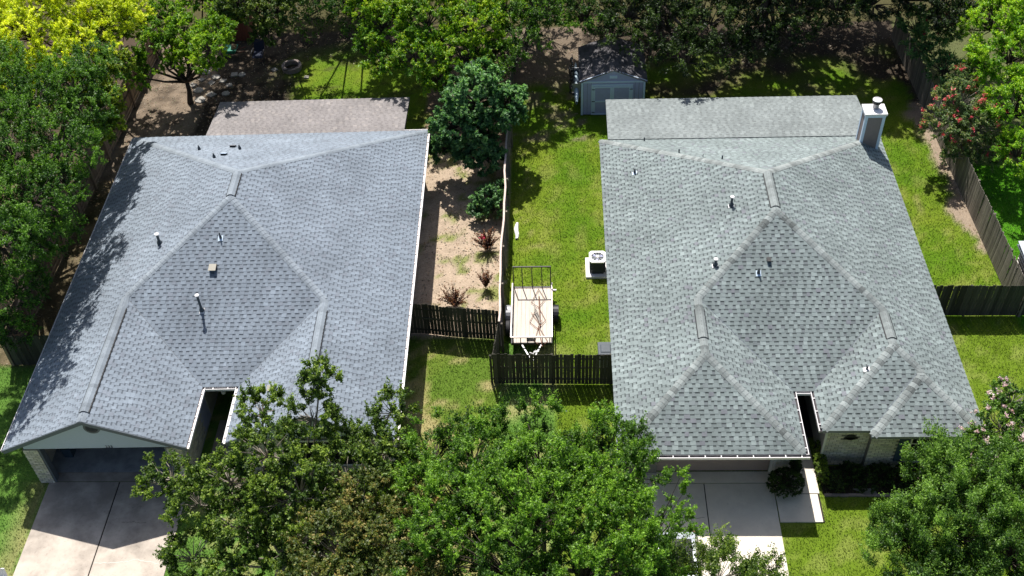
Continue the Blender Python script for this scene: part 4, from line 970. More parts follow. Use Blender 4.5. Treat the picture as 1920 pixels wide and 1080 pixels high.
plant("pistache_sapling", "smaller green-yellow tree between the golden tree and the left fence", "tree", (-24.9, 48.6), lobes_px([
    (200, 190, 6.6, (.7, .7, .7)), (205, 240, 5.4, .75), (222, 120, 6.6, .6), (170, 250, 5.6, .7), (185, 140, 7, .8), (195, 215, 3.8, .9)]) + W_((-23.2, 49, 5.5, 1.1), (-22.9, 46.7, 4.6, .9), (-22.8, 44.6, 4.4, .8), (-23, 51, 4.5, 1.0)),
    ((.04, .09, .012), (.14, .24, .02), (.42, .45, .03)), 44000, .17, .07, .32, .38, g_b, .08, seed=11, tips=.2)
plant("live_oak", "large dark green tree on the left edge shading the left house", "tree", (-25.4, 37.5), lobes_px([
    (60, 190, 8.0, 1.7), (140, 160, 7.6, 1.35), (20, 290, 8.0, 1.9), (115, 270, 7.6, 1.35), (60, 370, 7.6, 1.5), (0, 450, 7.6, 1.5), (-50, 380, 8, 2), (-40, 540, 6.6, 1.3), (120, 345, 6.8, .95), (60, 445, 6.0, 1.0), (-40, 150, 8.4, 2), (160, 215, 7, 1.0), (30, 540, 4.4, 1.2), (170, 120, 7.6, 1.0), (100, 420, 5, 1.1), (20, 620, 3.4, .8)]),
    DEEP, 160000, .105, .048, .36, .38, g_b, .22, seed=12, tips=.3, tonebias=.55, rough=.42, down=-.8, shoots=500, shoot_len=.5)
plant("red_oak", "round blue-green tree beside the boundary fence behind the left house", "tree", (-4.35, 44.3), lobes_px([
    (890, 185, 4.0, 1.45), (850, 235, 3.2, 1.05), (930, 205, 3.4, 1.25), (900, 145, 4.0, .9), (885, 255, 2.6, 1.2), (835, 275, 1.9, .7), (950, 190, 3.4, .9), (905, 290, 1.8, .9)]),
    BLUE, 50000, .19, .11, .30, .40, g_b, .13, seed=13, tips=.3, tonebias=.5, down=-.8)
plant("ash_tree", "tree with a leaning dark trunk and tufted bright leaves behind the left house", "tree", (-20.45, 50.2), lobes_px([
    (290, 90, 3.9, .85), (345, 60, 4.4, .95), (368, 90, 4.0, .85), (262, 145, 2.8, .65), (310, 30, 4.6, .95), (420, 20, 4.6, 1.0), (250, 110, 3.4, .6), (325, 125, 3.2, .6), (388, 118, 3.8, .65), (392, 92, 4.9, .85), (410, 60, 5.2, .8), (300, 60, 4.4, .8), (400, 60, 4.2, .75), (380, -10, 5, 1.1), (345, 100, 3.4, .6)]),
    BRIGHT, 60000, .14, .06, .34, .38, g_b, .15, seed=14, tips=.2, holes=.1, inner=.15, down=-.5)
plant("ash_tree", "small mid-green tree over the red shed at the top left", "tree", (-16.8, 58.5), lobes_px([
    (480, 25, 5, 1.1), (515, 20, 5, .9), (445, 5, 5.6, 1.1), (500, 60, 4, .8), (540, -10, 5.4, 1)]),
    ((.02, .05, .012), (.055, .11, .02), (.18, .24, .03)), 34000, .13, .06, .34, .40, g_b, .12, seed=15, tips=.3)
plant("ash_tree", "wide bright green tree at the top centre behind the left back yard", "tree", (-6.6, 54.8), lobes_px([
    (800, 40, 4.8, 1.6), (720, 50, 4.6, 1.25), (885, 50, 4.8, 1.4), (780, 110, 4.0, 1.3), (870, 110, 4.0, 1.2), (700, 10, 5, 1.3), (840, -20, 5.4, 1.7), (950, 20, 4.8, 1.3), (720, 120, 3.4, .8), (930, 95, 3.8, .9), (820, 150, 3.2, .8), (690, 80, 3.8, .7)]),
    ((.04, .12, .008), (.13, .29, .010), (.42, .52, .02)), 90000, .16, .06, .36, .40, g_b, .2, seed=16, tips=.4)
plant("live_oak", "dark tree left of the storage shed at the top centre", "tree", (-1.2, 56.5), lobes_px([
    (1040, 20, 4.2, 1.4), (1100, 25, 4.6, 1.5), (985, 80, 4.2, 1.0), (960, 120, 3.6, .8), (1000, 20, 5, 1.3)]) + W_((-1.5, 57, 8, 2.0), (-4.5, 58, 8.5, 2.4), (-.5, 57, 2, 1.4), (-3.5, 57, 2, 1.5)),
    OAK, 62000, .12, .055, .38, .42, g_b, .2, seed=17, bigtop=6.9, tips=.2, tonebias=.42, shoots=150)
plant("live_oak", "dark tree hanging over the storage shed roof", "tree", (6.2, 57.2), lobes_px([
    (1180, 30, 4.6, 1.4), (1255, 50, 4.4, 1.6), (1330, 40, 4.6, 1.6), (1215, 95, 3.8, .9), (1290, 110, 3.6, 1.2), (1360, 100, 3.6, 1.1), (1150, 70, 4, .8)]) + W_((4, 56, 8.4, 2.4), (7.5, 55.5, 8.6, 2.5), (6, 58.5, 6, 2.4), (9, 54, 9.2, 1.8), (5.5, 54, 9.2, 1.8), (1.5, 57, 8.6, 2.0), (3, 56.6, 1.6, 1.4), (6, 56.4, 1.5, 1.5), (8.6, 56.6, 1.4, 1.3)),
    BLACKG, 130000, .12, .055, .38, .42, g_b, .2, seed=18, bigtop=6.9, tips=.3, tonebias=.55, holes=.1, shoots=220)
plant("live_oak", "black-green tree at the top right shading the back lawn", "tree", (12.5, 58.2), lobes_px([
    (1430, 30, 4.6, 1.6), (1500, 20, 4.8, 1.6), (1420, 85, 3.8, 1.0), (1570, 10, 4.8, 1.5), (1480, 70, 4, 1.0)]) + W_((11, 55, 8.6, 2.6), (14.5, 55.5, 8.8, 2.7), (12.5, 58, 6, 2.6), (12.5, 53.6, 9.4, 1.9), (16, 53.8, 9.4, 1.8), (13, 57, 4, 2.0), (16, 57.4, 4, 1.8), (10, 57.4, 4, 1.8), (11, 56.7, 1.6, 1.5), (13.6, 56.6, 1.6, 1.6), (16.2, 56.6, 1.5, 1.5)),
    BLACKG, 120000, .13, .06, .4, .46, g_b, .24, seed=19, bigtop=6.9, tonebias=.42, tips=.2, shoots=120)
plant("live_oak", "tall dark tree behind the top end of the grey side fence", "tree", (18.6, 59.6), lobes_px([
    (1640, 0, 5, 1.5), (1700, -10, 5, 1.6), (1760, 0, 5, 1.5), (1790, 40, 4.6, 1.2)]) + W_((17.5, 55.5, 8.8, 2.6), (20.8, 55.5, 8, 2.4), (18, 59, 6, 2.2), (21.5, 53, 6, 1.6)),
    BLACKG, 62000, .13, .06, .4, .48, g_b, .24, seed=20, bigtop=6.9, tonebias=.35)
plant("live_oak", "tall shade tree beyond the fire pit at the top of the left back yard", "tree", (-11.5, 61.5), W_((-13.5, 61.5, 8.4, 2.2), (-9.5, 57.5, 8.8, 2.2), (-8.5, 60, 9, 2.4), (-11.5, 62, 6, 2.2), (-17.6, 59, 8.6, 1.9), (-17.5, 56.3, 9.2, 1.7), (-16.6, 61.5, 8, 2.2), (-19.5, 60, 8.6, 2.2), (-20.5, 57.5, 9, 1.5), (-12, 57.2, 1.4, 1.4), (-14.6, 57, 1.3, 1.3), (-9.4, 57, 1.5, 1.4), (-10.5, 56, 8.8, 1.8), (-9, 56, 8.8, 1.4)) + lobes_px([(600, -10, 5, 1.2), (640, 5, 4.6, .8), (560, -20, 5, 1)]),
    DEEP, 60000, .14, .07, .4, .46, g_b, .16, seed=26, bigtop=6.9, tonebias=.45, down=-.9)
plant("hackberry_bush", "round green bush against the boundary fence in the dirt strip", "bush", (-3.4, 40.1), lobes_px([(915, 372, .9, (.62, .6, .6)), (935, 355, .9, .5), (900, 392, .6, .45), (930, 390, .7, .45)]),
    BLUE, 9000, .13, .07, .22, .26, None, .04, seed=21, tonebias=.55)
# clipped shrubs
plant("boxwood_shrub", "dark clipped round shrub beside the garage pier of the right house", "shrub", (8.5, 24.1), [(np.array((8.5, 24.1, .5)), (.66, .56, .52)), (np.array((8.95, 24.75, .6)), (.2, .25, .6))],
    BLACKG, 30000, .045, .032, .07, .085, "clipped front shrubs", .03, seed=22, rough=.0, tonebias=.6)
plant("boxwood_hedge", "narrow sunlit clipped hedge along the front walk", "hedge", (9.98, 25.0), [(np.array((9.98, 24.5 + .3 * k, .42)), (.2, .25, .4)) for k in range(5)],
    MIXED, 14000, .05, .035, .07, .09, "clipped front shrubs", .02, seed=23, rough=.0, tonebias=.65)
plant("bed_hedge", "wide dark hedge in the shaded bed under the brick front wall", "hedge", (11.4, 24.5), [(np.array((10.5 + .55 * k, 24.35 + .3 * (k % 2), .3)), (.45, .42, .34)) for k in range(7)],
    BLACKG, 26000, .06, .04, .13, .15, "clipped front shrubs", .02, seed=24, rough=.1)
plant("bed_hedge", "low green shrubs under the front window of the left house", "hedge", (-9.5, 23.6), [(np.array((-11.6 + .8 * k, 23.9, .35)), (.5, .4, .4)) for k in range(5)],
    MIXED, 12000, .07, .045, .14, .17, "clipped front shrubs", .02, seed=25, rough=.1)
# purple spiky shrubs on the bare strip
def spiky(label, px, py, h, spread, nst, red=None, seed=0):
    R = random.Random(seed); b = at(px, py, 0); root = thing("loropetalum_shrub", label, "shrub", b, "purple shrubs on the dirt strip"); st_ = MB(); V_, C_ = [], []
    rg = np.random.default_rng(seed)
    for k in range(nst):
        a = R.uniform(0, 2 * math.pi); sp_ = R.uniform(.15, 1) * spread; e = b + Vector((math.cos(a) * sp_, math.sin(a) * sp_, h * R.uniform(.6, 1.1)))
        m_ = b.lerp(e, .5) + Vector((0, 0, .06)); st_.tube([b, m_, e], [.012, .009, .004], 4)
        n = 46; t = rg.uniform(.25, 1.03, (n, 1)); P = (1 - t) ** 2 * np.array(b) + 2 * t * (1 - t) * np.array(m_) + t * t * np.array(e) + rg.normal(0, .022, (n, 3))
        d = unit(rg.normal(0, 1, (n, 3)) + np.array((0, 0, .6))) * .04; s2 = unit(np.cross(d, rg.normal(0, 1, (n, 3)))) * .018
        V_.append(np.stack([P - d, P + s2, P + d, P - s2], 1).reshape(-1, 3))
        c = np.tile(np.array((.05, .022, .026)), (n, 1)) * rg.uniform(.5, 1.8, (n, 1)); tipm = t[:, 0] > .82; c[tipm] = np.array((.24, .11, .07)) * rg.uniform(.6, 1.3, (tipm.sum(), 1)); C_.append(c)
    st_.obj("stems", M['bark'], root); bigmesh("foliage", np.concatenate(V_), 4, np.concatenate(C_), M['leaf'], root, b)
    if red:
        P = np.array(b) + rg.normal(0, .06, (70, 3)) + np.array((-.2, .05, h * .75)); d = unit(rg.normal(0, 1, (70, 3))) * .04; s2 = unit(np.cross(d, rg.normal(0, 1, (70, 3)))) * .03
        bigmesh("blossoms", np.stack([P - d, P + s2, P + d, P - s2], 1).reshape(-1, 3), 4, np.tile((.62, .03, .11), (70, 1)), M['blossom'], root, b)
spiky("spiky purple shrub with a cluster of crimson flowers near the boundary fence", 914, 468, .95, .72, 60, True, 31)
spiky("slim dark purple shrub between the flowering shrub and the curved fence", 911, 540, .95, .36, 40, None, 32)
spiky("pale-tipped purple shrub just behind the dark curved fence", 853, 574, .85, .78, 52, None, 33)

# ------------------------------------------------------------------ garden shed
sx0, sx1, sy0, sy1, sh = 1.38, 4.72, 48.4, 51.6, 2.08; sm = (sx0 + sx1) / 2; sa = 2.74
sd_ = thing("storage_shed", "grey-blue storage shed with pale trim and double doors behind the right house", "shed", (sm, 50, 0))
b = MB(); P = [(sx0, 0), (sx1, 0), (sx1, sh), (sm, sa), (sx0, sh)]
b.hexa([(x, sy0, z + .05) for x, z in P], [(x, sy1, z + .05) for x, z in P]); b.obj("wall", M['shedwall'], sd_)
for k in range(16):
    x = sx0 + .1 + k * (sx1 - sx0 - .2) / 15
    if not (sx0 + .68 < x < sx1 - .55) : quick("siding_groove", M['dark'], sd_, lambda b, x=x: b.box((x - .006, sy0 - .004, .06), (x + .006, sy0 + .01, sh - .02)))
def strip(b, x0, z0, x1, z1, y=sy0 - .03, t=.025): b.box((x0, y, z0), (x1, y + t, z1))
quick("corner_trim", M['shedtrim'], sd_, lambda b: (strip(b, sx0 - .02, .03, sx0 + .09, sh), strip(b, sx1 - .09, .03, sx1 + .02, sh), strip(b, sx0 + .09, sh - .02, sx1 - .09, sh + .08)))
quick("gable_trim", M['shedtrim'], sd_, lambda b: [b.hexa([(xa, sy0 - .05, za), (xb, sy0 - .05, zb), (xb, sy0 - .01, zb), (xa, sy0 - .01, za)], [(xa, sy0 - .05, za + .1), (xb, sy0 - .05, zb + .1), (xb, sy0 - .01, zb + .1), (xa, sy0 - .01, za + .1)]) for xa, za, xb, zb in ((sx0 - .1, sh - .0, sm, sa + .02), (sm, sa + .02, sx1 + .1, sh - .0))])
quick("gable_vent", M['shedtrim'], sd_, lambda b: b.box((sm - .2, sy0 - .03, 2.33), (sm + .2, sy0 - .002, 2.5)))
dx0, dx1, dz = sx0 + .62, sx0 + 2.62, 1.86
quick("door_frame", M['shedtrim'], sd_, lambda b: (strip(b, dx0 - .1, .04, dx0, dz + .1), strip(b, dx1, .04, dx1 + .1, dz + .1), strip(b, dx0, dz, dx1, dz + .1)))
for a0, a1 in ((dx0 + .005, (dx0 + dx1) / 2 - .004), ((dx0 + dx1) / 2 + .004, dx1 - .005)):
    dr = quick("door", M['shedwall'], sd_, lambda b: b.box((a0, sy0 - .035, .05), (a1, sy0 - .012, dz - .005)))
    quick("door_trim", M['shedtrim'], dr, lambda b: (strip(b, a0, .05, a0 + .1, dz - .01, sy0 - .055, .018), strip(b, a1 - .1, .05, a1, dz - .01, sy0 - .055, .018), strip(b, a0 + .1, .05, a1 - .1, .14, sy0 - .055, .018), strip(b, a0 + .1, dz - .1, a1 - .1, dz - .01, sy0 - .055, .018), strip(b, a0 + .1, .86, a1 - .1, .95, sy0 - .055, .018)))
    hx = a0 if a0 < sm - .5 else a1
    for hz in (.2, .9, 1.65): quick("hinge", M['black'], dr, lambda b: b.box((hx - .07, sy0 - .07, hz), (hx + .09, sy0 - .056, hz + .035)))
shr = MB(); RR = random.Random(4)
for sgn in (-1, 1):
    xe = sm + sgn * ((sx1 - sx0) / 2 + .12); ze_ = sh - .0; dk = MB()
    dk.hexa([(xe, sy0 - .08, ze_), (sm, sy0 - .08, sa + .06), (sm, sy1 + .1, sa + .06), (xe, sy1 + .1, ze_)], [(xe, sy0 - .08, ze_ + .05), (sm, sy0 - .08, sa + .11), (sm, sy1 + .1, sa + .11), (xe, sy1 + .1, ze_ + .05)]); dk.obj("roof_panel", M['deck'], sd_)
    nC = 12
    for k in range(nC):
        t0, t1 = k / nC, (k + 1) / nC; y = sy0 - .1
        while y < sy1 + .1:
            y1 = min(y + RR.uniform(.2, .4), sy1 + .12); g = RR.uniform(.7, 1.3); c = (.11 * g, .105 * g, .112 * g)
            x_a, x_b = xe + (sm - xe) * t0, xe + (sm - xe) * t1; z_a, z_b = ze_ + .055 + (sa + .06 - ze_) * t0, ze_ + .055 + (sa + .06 - ze_) * t1
            shr.hexa([(x_a, y, z_a), (x_b, y, z_b), (x_b, y1, z_b), (x_a, y1, z_a)], [(x_a, y, z_a + .018), (x_b, y, z_b + .006), (x_b, y1, z_b + .006), (x_a, y1, z_a + .018)], c); y = y1
shr.obj("shingle_courses", M['shingle'], sd_, kind='stuff')
# kayak hung beside the shed under a tarp
ky = thing("kayak", "pale blue kayak propped on the left wall of the storage shed", "kayak", (1.1, 48.5, 0))
b = MB(); n = 14; ring = []
for k in range(n):
    t = k / (n - 1); y = 47.9 + t * 3.4; r = .26 * math.sin(math.pi * min(1, t * .96 + .03)) ** .55 + .02; z = 1.15 + .25 * t
    ring.append([(1.12 + r * .55 * math.cos(q * math.pi / 5), y, z + r * 1.1 * math.sin(q * math.pi / 5)) for q in range(10)])
for k in range(n - 1):
    for q in range(10): b.face([ring[k][q], ring[k][(q + 1) % 10], ring[k + 1][(q + 1) % 10], ring[k + 1][q]])
b.obj("hull", M['pale_blue'], ky, smooth=True)
quick("cockpit", M['dark'], ky, lambda b: b.lathe((.93, 48.45, 1.28), [(.06, 0), (.09, .02), (.07, .16)], 10)); quick("hanger_strap", M['steel'], ky, lambda b: (b.box((.9, 48.8, .9), (1.36, 48.85, 1.75)), b.box((.9, 50.3, .9), (1.36, 50.35, 1.75))))
tp = MB(); R = random.Random(5); g_ = {}
for i in range(9):
    for j in range(14): g_[i, j] = (.93 + .09 * math.sin(i * 1.7 + j) * .6 + R.uniform(-.03, .03) - .02 * i, 48.75 + j * .19, 2.02 - i * .11 + R.uniform(-.02, .02))
for i in range(8):
    for j in range(13): tp.face([g_[i, j], g_[i, j + 1], g_[i + 1, j + 1], g_[i + 1, j]])
o_ = tp.obj("tarpaulin", M['tarp'], None, smooth=True); tag(o_, "crumpled black tarpaulin hanging beside the storage shed roof", "tarp")
md = o_.modifiers.new("t", 'SOLIDIFY'); md.thickness = .012

# ------------------------------------------------------------------ trailer
tz = .52; bx0, bx1, by0, by1 = -2.0, -.25, 31.3, 34.62
tr = thing("utility_trailer", "open utility trailer with pale plank deck and raised black tailgate on the lawn", "trailer", ((bx0 + bx1) / 2, 33, 0))
pn = 9; pw_ = (bx1 - bx0 - .08) / pn
for k in range(pn): quick("deck_plank", M['planks'], tr, lambda b: b.box((bx0 + .04 + k * pw_ + .004, by0 + .03, tz - .04 + .002 * (k % 3)), (bx0 + .04 + (k + 1) * pw_ - .004, by1 - .02, tz + .002 * (k % 3))))
quick("chassis", M['black'], tr, lambda b: (b.box((bx0, by0, tz - .14), (bx0 + .035, by1, tz - .01)), b.box((bx1 - .035, by0, tz - .14), (bx1, by1, tz - .01)), b.box((bx0 + .036, by0, tz - .14), (bx1 - .036, by0 + .028, tz + .0)), b.box((bx0 + .036, by1 - .018, tz - .14), (bx1 - .036, by1, tz - .0))))
rz_ = tz + .36
quick("side_rail", M['rail'], tr, lambda b: b.bar((bx0 + .0, by0, rz_), (bx0 + .0, by1 - .05, rz_), .05)); quick("side_rail", M['rail'], tr, lambda b: b.bar((bx1, by0, rz_), (bx1, by1 - .05, rz_), .05))
quick("front_rail", M['rail'], tr, lambda b: b.bar((bx0 - .02, by0, rz_ + .002), (bx1 + .02, by0, rz_ + .002), .055))
for x in np.linspace(bx0 + .1, bx1 - .1, 6): quick("rail_post", M['black'], tr, lambda b: b.bar((x, by0, tz - .05), (x, by0, rz_ - .03), .035))
for x in (bx0, bx1):
    for y in (by0 + 1.1, by0 + 2.2, by1 - .05): quick("rail_post", M['rust'], tr, lambda b: b.bar((x, y, tz - .05), (x, y, rz_ - .03), .04))
gate = quick("tailgate", M['black'], tr, lambda b: (b.bar((bx0 + .05, by1 + .04, tz), (bx0 + .05, by1 + .04, 1.78), .045), b.bar((bx1 - .05, by1 + .04, tz), (bx1 - .05, by1 + .04, 1.78), .045), b.bar((bx0 + .03, by1 + .04, 1.8), (bx1 - .03, by1 + .04, 1.8), .05), b.bar((bx0 + .03, by1 + .04, tz + .03), (bx1 - .03, by1 + .04, tz + .03), .045)))
for t in (.25, .5, .75): quick("gate_bar", M['black'], gate, lambda b: b.bar((bx0 + t * (bx1 - bx0), by1 + .04, tz + .04), (bx0 + t * (bx1 - bx0), by1 + .04, 1.78), .04))
quick("gate_sill", M['rail'], tr, lambda b: b.box((bx0 + .05, by1 + .001, tz - .03), (bx1 - .05, by1 + .03, tz + .035)))
def wheel(x, y, r=.33, wdt=.2, parent=tr, z=None):
    z = r if z is None else z
    t = MB(); n = 24; i0 = 0
    prof = [(r * .62, -wdt / 2), (r * .95, -wdt / 2), (r, -wdt / 3), (r, wdt / 3), (r * .95, wdt / 2), (r * .62, wdt / 2)]
    pts = [[(x + o, y + rr * math.cos(2 * math.pi * k / n), z + rr * math.sin(2 * math.pi * k / n)) for rr, o in prof] for k in range(n)]
    for k in range(n):
        for q in range(len(prof)): t.face([pts[k][q], pts[k][(q + 1) % len(prof)], pts[(k + 1) % n][(q + 1) % len(prof)], pts[(k + 1) % n][q]])
    w_ = t.obj("wheel", M['tire'], parent, smooth=True)
    quick("rim", M['steel'], w_, lambda b: b.tube([(x - wdt * .3, y, z), (x + wdt * .3, y, z)], r * .6, 16)); return w_
for x in (bx0 - .17, bx1 + .17):
    wheel(x, 33.15); f = MB()
    for k in range(9):
        a0, a1 = math.pi * k / 9, math.pi * (k + 1) / 9; rr = .42
        A = [(x - .12, 33.15 + rr * math.cos(a0), .33 + rr * math.sin(a0)), (x + .12, 33.15 + rr * math.cos(a0), .33 + rr * math.sin(a0)), (x + .12, 33.15 + rr * math.cos(a1), .33 + rr * math.sin(a1)), (x - .12, 33.15 + rr * math.cos(a1), .33 + rr * math.sin(a1))]
        f.hexa(A, [(p[0], p[1] + .01 * math.cos(a0), p[2] + .012) for p in A])
    f.obj("fender", M['steel'] if x < -1 else M['black'], tr)
wheel(bx0 - .17, 32.35)
quick("marker_light", M['white'], tr, lambda b: b.box((bx1 + .03, by1 - .3, .62), (bx1 + .2, by1 - .24, .68))); quick("tail_light", M['red'], tr, lambda b: b.box((bx1 + .02, by1 - .12, .4), (bx1 + .14, by1 - .05, .5)))
quick("tongue", M['steel'], tr, lambda b: (b.bar((bx0 + .45, by0, tz - .1), (-1.12, 30.35, .44), .06), b.bar((bx1 - .45, by0, tz - .1), (-1.08, 30.35, .44), .06), b.bar((-1.1, 30.5, .45), (-1.1, 30.1, .45), .08)))
quick("jack", M['steel'], tr, lambda b: (b.bar((-.98, 30.5, .05), (-.98, 30.5, .85), .06), b.bar((-.98, 30.5, .82), (-.8, 30.55, .82), .03))); quick("coupler_wiring", M['white'], tr, lambda b: b.tube([(-1.2, 30.75, .52), (-1.0, 30.6, .58), (-.85, 30.75, .55), (-.95, 30.9, .5), (-1.05, 30.7, .56)], .02, 5))
lt = thing("rod_lattice", "folded brown rod lattice of linked diamonds lying on the trailer deck", "lattice", (-.9, 33, tz))
def pbed(px, py, z=tz + .07): return at(px, py, z)
zz = [[(1010, 542), (996, 567), (1010, 576), (1022, 561), (1010, 542)], [(1010, 576), (1023, 600), (1014, 610), (996, 586)], [(1006, 578), (993, 604), (1008, 616), (1016, 600)], [(1010, 612), (1027, 640), (1015, 650), (1002, 640), (1010, 612)]]
for z_ in zz:
    quick("rod", M['rust'], lt, lambda b: [b.bar(pbed(*z_[i]), pbed(*z_[i + 1]), .018) for i in range(len(z_) - 1)])
quick("centre_bar", M['rust'], lt, lambda b: (b.bar(pbed(1011, 556), pbed(1013, 612), .045), b.bar(pbed(1010, 615), pbed(1017, 650), .035)))
sbm = quick("ratchet_strap", M['stone'], None, lambda b: (b.tube([pbed(1002, 572, .62), pbed(1003, 585, .64), pbed(1009, 596, .63), pbed(1013, 607, .62)], .03, 6), b.tube([pbed(1005, 580, .65), pbed(1011, 592, .66), pbed(1012, 604, .63)], .022, 5))); tag(sbm, "grey bundled strap lying across the brown rod lattice on the trailer", "strap")
wn = thing("hand_winch", "small galvanised winch bolted at the front of the trailer deck", "winch", (-1.15, 31.55, tz))
quick("drum", M['steel'], wn, lambda b: b.tube([(-1.3, 31.52, tz + .1), (-1.05, 31.52, tz + .1)], .07, 10)); quick("bracket", M['steel'], wn, lambda b: (b.box((-1.34, 31.42, tz + .003), (-1.31, 31.62, tz + .2)), b.box((-1.04, 31.42, tz + .003), (-1.01, 31.62, tz + .2)), b.box((-1.34, 31.42, tz + .003), (-1.01, 31.46, tz + .04))))

# ------------------------------------------------------------------ air conditioner
ax, ay = 1.84, 36.28; ac = thing("air_conditioner", "white-topped air conditioning condenser on a concrete pad beside the right house", "air conditioner", (ax, ay, 0))
def rsq(cx, cy, h, c=.11, z=0): return [(cx - h + c, cy - h, z), (cx + h - c, cy - h, z), (cx + h, cy - h + c, z), (cx + h, cy + h - c, z), (cx + h - c, cy + h, z), (cx - h + c, cy + h, z), (cx - h, cy + h - c, z), (cx - h, cy - h + c, z)]
quick("cabinet", M['dark'], ac, lambda b: b.hexa(rsq(ax, ay, .35, z=.11), rsq(ax, ay, .35, z=.80)))
for k in range(8): quick("grille_slat", M['lead'], ac, lambda b: b.hexa(rsq(ax, ay, .362, z=.15 + k * .08), rsq(ax, ay, .362, z=.17 + k * .08)))
def topring(b):
    o = rsq(ax, ay, .385, z=.86); i_ = [(ax + .30 * math.cos(math.radians(a_)), ay + .30 * math.sin(math.radians(a_)), .86) for a_ in (247, 293, 338, 22, 67, 113, 158, 202)]
    for k in range(8):
        k2 = (k + 1) % 8; b.face([o[k], o[k2], i_[k2], i_[k]]); b.face([(o[k][0], o[k][1], .79), (o[k2][0], o[k2][1], .79), o[k2], o[k]])
        b.face([i_[k], i_[k2], (i_[k2][0], i_[k2][1], .81), (i_[k][0], i_[k][1], .81)])
quick("top_cover", M['white'], ac, topring); quick("fan_well", M['lead'], ac, lambda b: b.lathe((ax, ay, .801), [(.33, 0), (.33, .006)], 20))
for k in range(3):
    a_ = k * 2.09 + .3; quick("fan_blade", M['shedwall'], ac, lambda b: b.hexa([(ax + .07 * math.cos(a_), ay + .07 * math.sin(a_), .825), (ax + .25 * math.cos(a_ - .25), ay + .25 * math.sin(a_ - .25), .82), (ax + .25 * math.cos(a_ + .3), ay + .25 * math.sin(a_ + .3), .84), (ax + .07 * math.cos(a_ + .8), ay + .07 * math.sin(a_ + .8), .835)], [(ax + .07 * math.cos(a_), ay + .07 * math.sin(a_), .83), (ax + .25 * math.cos(a_ - .25), ay + .25 * math.sin(a_ - .25), .825), (ax + .25 * math.cos(a_ + .3), ay + .25 * math.sin(a_ + .3), .845), (ax + .07 * math.cos(a_ + .8), ay + .07 * math.sin(a_ + .8), .84)]))
quick("fan_guard", M['steel'], ac, lambda b: [b.bar((ax, ay, .868), (ax + .31 * math.cos(k * math.pi / 5), ay + .31 * math.sin(k * math.pi / 5), .862), .008) for k in range(10)]); quick("fan_hub", M['white'], ac, lambda b: b.lathe((ax, ay, .86), [(.075, 0), (.075, .018), (.04, .025)], 14))
pd = quick("concrete_pad", M['white'], None, lambda b: b.box((1.31, 35.73, -.02), (2.3, 37.03, .10))); tag(pd, "square pale concrete pad under the condenser", "pad")
quick("hose_box", M['white'], None, lambda b: (b.box((2.3, 34.95, .0), (2.46, 35.25, .35)), b.box((2.28, 34.93, .35), (2.48, 35.27, .4)))); tag(bpy.data.objects["hose_box"], "small white utility box at the right house wall below the condenser", "utility box")

def wheelie(label, x, y, m_body, m_lid, rz=0, group="wheeled bins"):
    t = thing("wheelie_bin", label, "bin", (x, y, 0), group, rz)
    lo = [(x - .24, y - .26, .08), (x + .24, y - .26, .08), (x + .24, y + .26, .08), (x - .24, y + .26, .08)]; hi = [(x - .3, y - .34, 1.0), (x + .3, y - .34, 1.0), (x + .3, y + .34, 1.0), (x - .3, y + .34, 1.0)]
    quick("body", m_body, t, lambda b: b.hexa(lo, hi))
    lid = quick("lid", m_lid, t, lambda b: (b.hexa([(x - .33, y - .37, 1.003), (x + .33, y - .37, 1.003), (x + .33, y + .36, 1.003), (x - .33, y + .36, 1.003)], [(x - .30, y - .33, 1.07), (x + .30, y - .33, 1.07), (x + .32, y + .36, 1.07), (x - .32, y + .36, 1.07)]), b.hexa([(x - .22, y - .25, 1.071), (x + .22, y - .25, 1.071), (x + .22, y + .22, 1.071), (x - .22, y + .22, 1.071)], [(x - .18, y - .2, 1.1), (x + .18, y - .2, 1.1), (x + .18, y + .18, 1.1), (x - .18, y + .18, 1.1)])))
    quick("handle", m_body, t, lambda b: b.tube([(x - .26, y + .42, .98), (x + .26, y + .42, .98)], .018, 6))
    for s_ in (-1, 1): quick("wheel", M['tire'], t, lambda b: b.tube([(x + s_ * .24, y + .3, .11), (x + s_ * .3, y + .3, .11)], .11, 12))
wheelie("grey-lidded wheeled bin behind the dark front fence beside the right house", 1.98, 30.45, M['green_tarp'] if False else M['shedtrim'], M['lead'])
wheelie("black wheeled bin inside the open garage by its right wall", -14.75, 26.6, M['dark'], M['dark'])

# white scrap, chair, stones and the like
wp = MB(); R = random.Random(2); prev = None
ring = []
for k in range(9):
    t = k / 8; y = 38.45 + t * 1.15; w_ = .055 + .05 * math.sin(t * 2.8) ; x = -1.93 + .03 * math.sin(t * 7); ring.append([(x - w_, y, .02), (x - w_ * .5, y, .07 + R.uniform(0, .03)), (x + w_ * .6, y, .06 + R.uniform(0, .03)), (x + w_, y, .02)])
for k in range(8):
    for q in range(3): wp.face([ring[k][q], ring[k][q + 1], ring[k + 1][q + 1], ring[k + 1][q]])
    wp.face([ring[k][3], ring[k][0], ring[k + 1][0], ring[k + 1][3]])
tag(wp.obj("plastic_sheet", M['white']), "long white crumpled plastic sheet lying on the grass by the boundary fence", "plastic sheet")
pc = thing("plastic_chair", "white plastic garden chair at the bottom left corner of the front lawn", "chair", (-20.2, 20.0, 0))
quick("seat", M['white'], pc, lambda b: b.box((-20.45, 19.7, .4), (-19.97, 20.15, .44)))
for s_ in (-.22, -.07, .08): quick("back_slat", M['white'], pc, lambda b: b.hexa([(-20.18 + s_, 20.14, .45), (-20.05 + s_, 20.14, .45), (-20.05 + s_, 20.18, .45), (-20.18 + s_, 20.18, .45)], [(-20.18 + s_, 20.22, .86), (-20.06 + s_, 20.22, .86), (-20.06 + s_, 20.26, .84), (-20.18 + s_, 20.26, .84)]))
